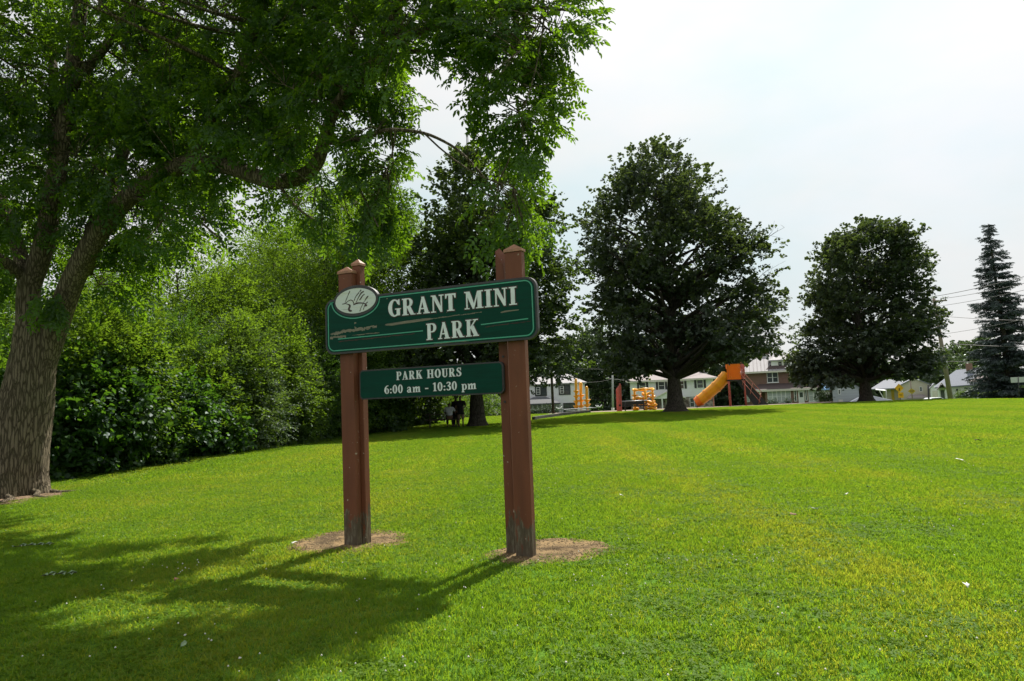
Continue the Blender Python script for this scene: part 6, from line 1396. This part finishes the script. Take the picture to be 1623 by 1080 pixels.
def thin_pole():
    D = 86; b = at(971.5, 652.5, D); O = np.array([b[0], D, G(b[0], D)]); e = empty('street_light', tuple(O), 0, 'thin pale grey pole standing before the dark woods, left of the red boards', 'pole')
    t = at(970.5, 590, D) - O; tube_obj('pole', [(0, 0, -.3), tuple(t)], [.15, .10], 'galvanised', e, 10)
    tube_obj('base', [(0, 0, -.3), (0.0, 0, .5)], [.2, .18], 'cream_trim', e, 10)
    z = (at(970, 601, D) - O)[2]; tube_obj('lamp_arm', [(t[0]*.9, 0, z), (t[0]*.9-.55, 0, z+.12)], .03, 'galvanised', e, 6)
    m = MB(); m.tube([(t[0]*.9-.45, 0, z+.12), (t[0]*.9-.7, 0, z+.14), (t[0]*.9-.85, 0, z+.10)], [.05, .11, .04], 8); m.build('lamp_head', MATS['sign_back'], e)
thin_pole()
def dark_pole():
    D = 58.5; b = at(877, 657.5, D); O = np.array([b[0], D, G(b[0], D)]); e = empty('wooden_pole', tuple(O), 0, 'dark wooden pole standing in front of the porch of the left white house', 'pole')
    tube_obj('shaft', [(0, 0, -.2), (0, 0, 5.4)], [.13, .10], 'bark_maple', e, 10); tube_obj('cap', [(0, 0, 5.4), (0, 0, 5.46)], [.12, .06], 'galvanised', e, 10)
dark_pole()
def mark(poly, D_, y, e, mat='sign_black', name='symbol'):
    return cut2d([(1, p) for p in poly], y, y+.004).build(name, MATS[mat], e)
def road_signs():
    D = 84.0; b = at(1428.5, 634.5, D); O = np.array([b[0], D, G(b[0], D)]); e = empty('warning_sign', tuple(O), 0, 'orange-yellow diamond crossing sign above a matching square plaque', 'road sign')
    def q(x, y): v = at(x, y, D) - O; return (v[0], v[2])
    c = q(1425, 615.5); s = .56; tube_obj('pole', [(c[0]+.15, .03, -.6), (c[0]+.02, .03, c[1]+.3)], .035, 'play_black', e, 6)
    def dia(k): return [(c[0], c[1]-s*k), (c[0]+s*k, c[1]), (c[0], c[1]+s*k), (c[0]-s*k, c[1])]
    cut2d([(1, dia(1))], 0, .012).build('diamond_plate', MATS['sign_yellow'], e)
    mark([ell(c[0]+.02, c[1]-.02, .05, .05, 10), [(c[0]-.05, c[1]-.08), (c[0]+.09, c[1]-.07), (c[0]+.06, c[1]-.2), (c[0]+.10, c[1]-.34), (c[0]+.04, c[1]-.34), (c[0]+.01, c[1]-.22), (c[0]-.04, c[1]-.34), (c[0]-.09, c[1]-.32)]], D, .0125, e)
    p = q(1427.8, 626.6); cut2d([(1, rrect(p[0]-.33, p[1]-.33, p[0]+.33, p[1]+.33, .04))], 0, .012).build('plaque', MATS['sign_yellow'], e)
    mark([rect(p[0]-.2, p[1]+.05, p[0]+.2, p[1]+.09), rect(p[0]-.16, p[1]-.09, p[0]+.16, p[1]-.05)], D, .0125, e, name='plaque_lines')
    D = 90.0; b = at(1445.5, 634, D); O = np.array([b[0], D, G(b[0], D)]); e = empty('warning_sign', tuple(O), 0, 'darker ochre diamond sign turned partly away, on a taller grey post', 'road sign')
    c = q(1445, 620.3); t = q(1443, 603); tube_obj('pole', [(c[0]+.1, .05, -.8), (t[0], .05, t[1])], .07, 'grey_pole', e, 8)
    cut2d([(1, [(c[0], c[1]-.40), (c[0]+.52, c[1]), (c[0], c[1]+.40), (c[0]-.52, c[1])])], 0, .012).build('diamond_plate', MATS['sign_ochre'], e)
    mark([rect(c[0]-.28, c[1]+.03, c[0]+.28, c[1]+.08), rect(c[0]-.22, c[1]-.10, c[0]+.22, c[1]-.05)], D, .0125, e, name='sign_lines')
    D = 80.0; b = at(1471.5, 634, D); O = np.array([b[0], D, G(b[0], D)]); e = empty('sign_post', tuple(O), 0, 'slim black post between the ochre sign and the white garage', 'post')
    t = q(1471, 611); tube_obj('shaft', [(0, 0, -.6), (t[0], 0, t[1])], .09, 'play_black', e, 8); tube_obj('cap', [(t[0], 0, t[1]), (t[0], 0, t[1]+.05)], [.10, .04], 'play_black', e, 8)
    D = 62.0; b = at(1614, 634, D); O = np.array([b[0], D, G(b[0], D)]); e = empty('road_sign', tuple(O), 0, 'blank pale back of a rectangular sign at the far right, in front of the spruce', 'road sign')
    a, c = q(1602.5, 607), q(1640, 597); m = MB(); m.box(a[0], 0, a[1], c[0], .02, c[1]); m.build('plate', MATS['sign_back'], e, bevel=.004)
    t = q(1613.5, 597); tube_obj('pole', [(0, -.03, -.3), (t[0], -.03, t[1])], .03, 'play_black', e, 6)
road_signs()

# ------------------------------------------------------------------ parked car beyond the crest
def car():
    D = 97.0; b = at(1478, 636.5, D); e = empty('parked_car', (b[0], D, G(b[0], D) + .05), 0, 'white car whose roof just shows over the lawn left of the grey-roofed house', 'car')
    prof = [(-2.2, .35), (-2.25, .75), (-2.0, .95), (-1.1, 1.02), (-.55, 1.42), (.75, 1.46), (1.45, 1.05), (2.1, .98), (2.25, .7), (2.2, .35)]
    m = MB(); m.prism(prof, 1.74, -.87); m.build('body', MATS['car_white'], e, bevel=.08)
    for s in (-.885, .875): m = MB(); m.prism([(-1.0, 1.04), (-.5, 1.36), (.7, 1.39), (1.3, 1.05)], .01, s); m.build('side_window', MATS['car_glass'], e)
    for x in (-1.4, 1.4):
        for y in (-.9, .7): m = MB(); m.tube([(x, y, .32), (x, y+.2, .32)], .32, 18); w_ = m.build('wheel', MATS['tyre'], e); m = MB(); m.tube([(x, y-.005, .32), (x, y+.205, .32)], .19, 12); m.build('rim', MATS['grey_metal'], w_)
    m = MB(); m.box(-2.28, -.7, .62, -2.2, -.4, .76); m.build('headlight', MATS['car_glass'], e)
car()

# ------------------------------------------------------------------ picnic table and people in the maple's shade
def picnic():
    D = 37.6; b = at(703, 681, D); O = np.array([b[0], D, G(b[0], D)]); e = empty('picnic_table', tuple(O), R_(4), 'dark wooden picnic table in the shade beside the maple trunk', 'picnic table')
    for i in range(5): m = MB(); m.box(-.98, -.36 + i*.148, .72, .98, -.36 + i*.148 + .138, .76); m.build('tabletop_board', MATS['table_wood'], e)
    for y in (-.82, .56): m = MB(); m.box(-.98, y, .42, .98, y+.26, .46); m.build('bench', MATS['table_wood'], e)
    for x in (-.72, .72):
        for s in (-1, 1): m = MB(); m.add([(x-.02, .16*s, .72), (x+.02, .16*s, .72), (x+.02, .28*s, .72), (x-.02, .28*s, .72), (x-.02, .58*s, 0), (x+.02, .58*s, 0), (x+.02, .70*s, 0), (x-.02, .70*s, 0)], [(0, 1, 5, 4), (2, 3, 7, 6), (1, 2, 6, 5), (3, 0, 4, 7), (4, 5, 6, 7), (0, 3, 2, 1)]); m.build('leg', MATS['table_wood'], e)
        m = MB(); m.box(x+.022, -.80, .36, x+.06, .80, .42); m.build('crossbar', MATS['table_wood'], e)
    return O
PT = picnic()
def skin(name, joints, edges, mat, parent, sub=2, root=0):
    me = bpy.data.meshes.new(name); me.from_pydata([j[:3] for j in joints], edges, []); me.materials.append(mat)
    o = bpy.data.objects.new(name, me); COL.objects.link(o); o.parent = parent
    bm = bmesh.new(); bm.from_mesh(me); ly = bm.verts.layers.skin.verify(); bm.verts.ensure_lookup_table()
    for v, j in zip(bm.verts, joints): r_ = j[3]; v[ly].radius = (r_, r_) if not hasattr(r_, '__len__') else r_
    bm.verts[root][ly].use_root = True; bm.to_mesh(me); bm.free()
    m = o.modifiers.new('skin', 'SKIN'); m.use_smooth_shade = True; s = o.modifiers.new('sub', 'SUBSURF'); s.levels = sub; s.render_levels = sub
    return o
def person_standing():
    D = 37.0; b = at(731, 678.5, D); e = empty('person', (b[0], D, G(b[0], D)), R_(2), 'standing person seen from behind in a long black T-shirt and khaki shorts', 'person')
    e.scale = (.95, .95, .95)      # body faces away (+y)
    J = [(0, 0, .95, .14), (0, .01, 1.15, (.15, .12)), (0, 0, 1.38, (.18, .12)), (0, 0, 1.50, .07), (0, .01, 1.57, .055), (0, .02, 1.66, .085), (0, .025, 1.75, .075),
         (-.19, 0, 1.44, .065), (-.27, .0, 1.17, .048), (-.29, .05, .92, .034), (-.29, .07, .84, .026), (.20, 0, 1.44, .065), (.29, -.02, 1.18, .048), (.20, .18, 1.10, .034), (.14, .24, 1.12, .026),
         (-.10, 0, .86, .10), (-.11, .02, .50, .065), (-.12, -.01, .10, .042), (-.12, .10, .04, .035), (.10, 0, .86, .10), (.11, .0, .50, .065), (.12, -.02, .10, .042), (.13, .09, .04, .035)]
    E_ = [(0, 1), (1, 2), (2, 3), (3, 4), (4, 5), (5, 6), (2, 7), (7, 8), (8, 9), (9, 10), (2, 11), (11, 12), (12, 13), (13, 14), (0, 15), (15, 16), (16, 17), (17, 18), (0, 19), (19, 20), (20, 21), (21, 22)]
    skin('body', J, E_, MATS['skin'], e)
    S = [(0, 0, .90, (.20, .15)), (0, .01, 1.15, (.19, .145)), (0, 0, 1.38, (.21, .14)), (0, 0, 1.47, (.12, .09)), (-.20, 0, 1.42, .085), (-.27, 0, 1.22, .078), (.21, 0, 1.42, .085), (.28, -.01, 1.23, .078), (0, 0, .80, (.20, .15))]
    skin('tshirt', S, [(0, 1), (1, 2), (2, 3), (2, 4), (4, 5), (2, 6), (6, 7), (0, 8)], MATS['cloth_black'], e)
    for s in (-1, 1): skin('shorts_leg', [(.09*s, 0, .84, .115), (.11*s, .01, .62, .10), (.115*s, .01, .44, .105)], [(0, 1), (1, 2)], MATS['cloth_khaki'], e)
    skin('hair', [(0, -.005, 1.66, .098), (0, .012, 1.77, .082)], [(0, 1)], MATS['hair'], e)
    for s in (-1, 1): skin('shoe', [(.12*s, -.04, .05, .05), (.125*s, .14, .04, .042)], [(0, 1)], MATS['shoe'], e)
    # fingers
    for (hx_, hy, hz, sd) in ((-.29, .075, .82, -1), (.13, .25, 1.12, 1)):
        J = [(hx_, hy, hz, .022), (hx_, hy+.01, hz-.05, .024)]; E_ = [(0, 1)]
        for k in range(4): J += [(hx_ + (k-1.5)*.017, hy+.015, hz-.085, .0085), (hx_ + (k-1.5)*.018, hy+.035, hz-.115-.008*(k in (1, 2)), .0075)]; n = len(J); E_ += [(1, n-2), (n-2, n-1)]
        J += [(hx_ + .03*sd*-1, hy+.02, hz-.04, .010), (hx_ + .04*sd*-1, hy+.035, hz-.07, .008)]; n = len(J); E_ += [(0, n-2), (n-2, n-1)]
        skin('hand', J, E_, MATS['skin'], e, 1)
person_standing()
def person_behind():
    D = 38.2; b = at(723.5, 678.5, D); e = empty('person', (b[0], D, G(b[0], D)), R_(-160), 'dark-haired person in dark clothes mostly hidden behind the standing one', 'person'); e.scale = (.98, .98, .98)
    J = [(0, 0, .92, .13), (0, .01, 1.10, (.14, .11)), (0, 0, 1.32, (.17, .115)), (0, 0, 1.43, .065), (0, .01, 1.50, .055), (0, .02, 1.57, .083), (0, .025, 1.65, .073),
         (-.18, 0, 1.38, .065), (-.23, .02, 1.12, .048), (-.22, .10, .90, .034), (.18, 0, 1.38, .065), (.24, .02, 1.12, .048), (.23, .08, .90, .034),
         (-.10, 0, .82, .095), (-.11, .02, .48, .06), (-.12, -.01, .08, .042), (-.12, .10, .04, .035), (.10, 0, .82, .095), (.11, .0, .48, .06), (.12, -.02, .08, .042), (.13, .09, .04, .035)]
    E_ = [(0, 1), (1, 2), (2, 3), (3, 4), (4, 5), (5, 6), (2, 7), (7, 8), (8, 9), (2, 10), (10, 11), (11, 12), (0, 13), (13, 14), (14, 15), (15, 16), (0, 17), (17, 18), (18, 19), (19, 20)]
    skin('body', J, E_, MATS['skin'], e); skin('jacket', [(0, 0, .85, (.19, .14)), (0, 0, 1.32, (.19, .135)), (0, 0, 1.40, .10), (-.19, 0, 1.36, .08), (-.23, .02, 1.0, .065), (.19, 0, 1.36, .08), (.24, .02, 1.0, .065)], [(0, 1), (1, 2), (1, 3), (3, 4), (1, 5), (5, 6)], MATS['cloth_black'], e)
    for s in (-1, 1): skin('trouser_leg', [(.09*s, 0, .84, .11), (.11*s, .01, .45, .085), (.12*s, .0, .10, .075)], [(0, 1), (1, 2)], MATS['cloth_dark_blue'], e)
    skin('hair', [(0, .045, 1.58, .095), (0, .035, 1.67, .08)], [(0, 1)], MATS['hair'], e)
person_behind()
def person_seated():
    # seated on the near bench, facing the table (+y), back to the camera
    e = empty('person', (PT[0] + .42, PT[1] - .72, PT[2] + .0), R_(4), 'person in a pale shirt seated at the picnic table, back to the viewer', 'person')
    J = [(0, .03, .58, .09), (0, 0, .75, (.11, .085)), (0, .02, .98, (.17, .115)), (0, .05, 1.08, .065), (0, .07, 1.14, .055), (0, .10, 1.22, .085), (0, .11, 1.30, .075),
         (-.19, .03, 1.03, .065), (-.27, .16, .82, .047), (-.18, .38, .79, .034), (-.14, .46, .79, .028), (.19, .03, 1.03, .065), (.29, .14, .83, .047), (.22, .37, .79, .034), (.18, .45, .79, .028),
         (-.11, .08, .54, .10), (-.13, .44, .52, .07), (-.13, .42, .10, .042), (-.13, .52, .04, .035), (.11, .08, .54, .10), (.14, .44, .52, .07), (.15, .40, .10, .042), (.16, .50, .04, .035)]
    E_ = [(0, 1), (1, 2), (2, 3), (3, 4), (4, 5), (5, 6), (2, 7), (7, 8), (8, 9), (9, 10), (2, 11), (11, 12), (12, 13), (13, 14), (0, 15), (15, 16), (16, 17), (17, 18), (0, 19), (19, 20), (20, 21), (21, 22)]
    skin('body', J, E_, MATS['skin'], e)
    skin('shirt', [(0, -.02, .62, (.18, .145)), (0, -.02, .80, (.18, .135)), (0, .02, .98, (.20, .14)), (0, .048, 1.08, .11), (-.19, .03, 1.03, .098), (-.27, .14, .86, .075), (.19, .03, 1.03, .098), (.285, .12, .87, .075)], [(0, 1), (1, 2), (2, 3), (2, 4), (4, 5), (2, 6), (6, 7)], MATS['cloth_white'], e)
    skin('trousers', [(0, -.02, .56, .17), (-.10, .09, .57, .125), (-.13, .42, .54, .085), (-.14, .42, .16, .065), (.10, .09, .57, .125), (.14, .42, .54, .085), (.15, .40, .16, .065)], [(0, 1), (1, 2), (2, 3), (0, 4), (4, 5), (5, 6)], MATS['cloth_dark_blue'], e)
    skin('hair', [(0, .08, 1.22, .098), (0, .10, 1.32, .080)], [(0, 1)], MATS['hair'], e)
    for s in (-1, 1): skin('shoe', [(.14*s, .38, .05, .05), (.15*s, .56, .04, .042)], [(0, 1)], MATS['shoe'], e)
person_seated()

# ------------------------------------------------------------------ litter and leaves on the lawn
def scrap(name, px, py, s, mat, label, cat, seed, n=7, h=.03):
    g = gnd(px, py); r = np.random.RandomState(seed); v = [(0, 0, h)]; f = []
    for i in range(n):
        a = 6.283*i/n; rr = s*r.uniform(.5, 1.1); v.append((math.cos(a)*rr, math.sin(a)*rr*.7, .012 + r.uniform(0, h)))
    v += [(x, y, z-.003) for x, y, z in v]; m = n+1
    f = [(0, 1+i, 1+(i+1) % n) for i in range(n)] + [(m, m+1+(i+1) % n, m+1+i) for i in range(n)] + [(1+i, m+1+i, m+1+(i+1) % n, 1+(i+1) % n) for i in range(n)]
    mb = MB(); mb.add(v, f, True); o = mb.build(name, MATS[mat]); o.location = (g[0], g[1], G(g[0], g[1]) + .05); o.rotation_euler = (r.uniform(-.2, .2), r.uniform(-.2, .2), r.uniform(0, 6)); tag(o, label, cat)
scrap('paper_scrap', 1292, 818, .085, 'paper', 'largest white scrap of paper on the sunlit grass at the right', 'litter', 1, 9)
scrap('paper_scrap', 1520, 734, .10, 'paper', 'pale scrap on the grass near the right edge, below the dark clod', 'litter', 2)
scrap('dry_leaf', 1257, 827, .05, 'dry_leaf', 'brown curled leaf left of the largest paper scrap', 'leaf', 3)
scrap('paper_scrap', 1342, 793, .03, 'paper', 'tiny white scrap above and right of the largest one', 'litter', 4)
scrap('dry_leaf', 1377, 781, .045, 'grey_leaf', 'small pinkish pale leaf beside the tiny white scrap', 'leaf', 5)
scrap('earth_clod', 1549, 705, .09, 'dark_clod', 'small dark clod on the far grass near the right edge', 'clod', 6, 8, .06)
scrap('paper_scrap', 468, 872, .05, 'paper', 'crumpled white scrap on the bare soil left of the left sign posts', 'litter', 7)
scrap('fallen_leaf', 290, 1042, .032, 'grey_leaf', 'pale upturned leaf lying in the shade at the bottom of the picture', 'leaf', 8)
scrap('fallen_leaf', 280, 931, .04, 'dry_leaf', 'small tan leaf in the shade below the sunlit patch', 'leaf', 9)
scrap('paper_scrap', 1534, 944, .035, 'paper', 'small white scrap at the lower right of the lawn', 'litter', 10)
scrap('paper_scrap', 985, 795, .03, 'paper', 'tiny pale scrap on the grass above the right soil patch', 'litter', 12)
def clover_flowers():
    r = np.random.RandomState(31); V = []; F_ = []; b = 0; n = 0
    cl_ = [(r.uniform(-60, 1700), 700 + 390*r.rand()**.8, r.uniform(30, 150)) for _ in range(26)]
    while n < 240:
        if r.rand() < .6: c = cl_[r.randint(26)]; px, py = c[0] + r.normal(0, c[2]), c[1] + r.normal(0, c[2]*.18)
        else: px, py = r.uniform(-50, 1680), 690 + 400*r.rand()**.7
        if py < 690: continue
        g = gnd(px, py)
        if g[1] > 26 or g[0] < hx(g[1]) + .5 or in_soil(np.array([g[0]]), np.array([g[1]]))[0]: continue
        s = r.uniform(.004, .007)*(1 + g[1]*.03); z = G(g[0], g[1]) + r.uniform(.035, .06)
        for k in range(5): a = 1.2566*k; V.append((g[0] + s*math.cos(a), g[1] + s*math.sin(a), z))
        V += [(g[0], g[1], z + s*1.1), (g[0], g[1], z - s*.8)]
        for k in range(5): F_ += [(b+k, b+(k+1) % 5, b+5), (b+(k+1) % 5, b+k, b+6)]
        b += 7; n += 1
    tag(np_mesh('clover_flowers', V, F_, MATS['clover_flower']), 'tiny white clover flowers dotted over the lawn', 'clover', kind='stuff')
clover_flowers()
def twig(px, py, n, s, seed, label):
    g = gnd(px, py); r = np.random.RandomState(seed); e = empty('fallen_twig', (g[0], g[1], G(g[0], g[1]) + .03), r.uniform(-.2, .4), label, 'twig')
    m = MB(); m.tube([(-s, 0, 0), (0, .01, .012), (s, .03, .006)], .004, 5); m.build('stem', MATS['bark_twig'], e)
    for i in range(n):
        x = -s + 2*s*(i+.3)/n; a = r.uniform(.5, 1.4)*(1 if i % 2 else -1); c, sn = math.cos(a), math.sin(a); l, w_ = .085, .02; m = MB()
        m.add([(x, 0, .01), (x+c*l*.5-sn*w_, sn*l*.5+c*w_, .03), (x+c*l, sn*l, .012), (x+c*l*.5+sn*w_, sn*l*.5-c*w_, .028)], [(0, 1, 2, 3)]); m.build('leaf', MATS['grey_leaf'], e)
twig(52, 869, 9, .22, 1, 'longer fallen twig of pale leaves at the left edge of the lawn')
twig(92, 917, 7, .15, 2, 'short fallen twig with pale upturned leaves in the shade')
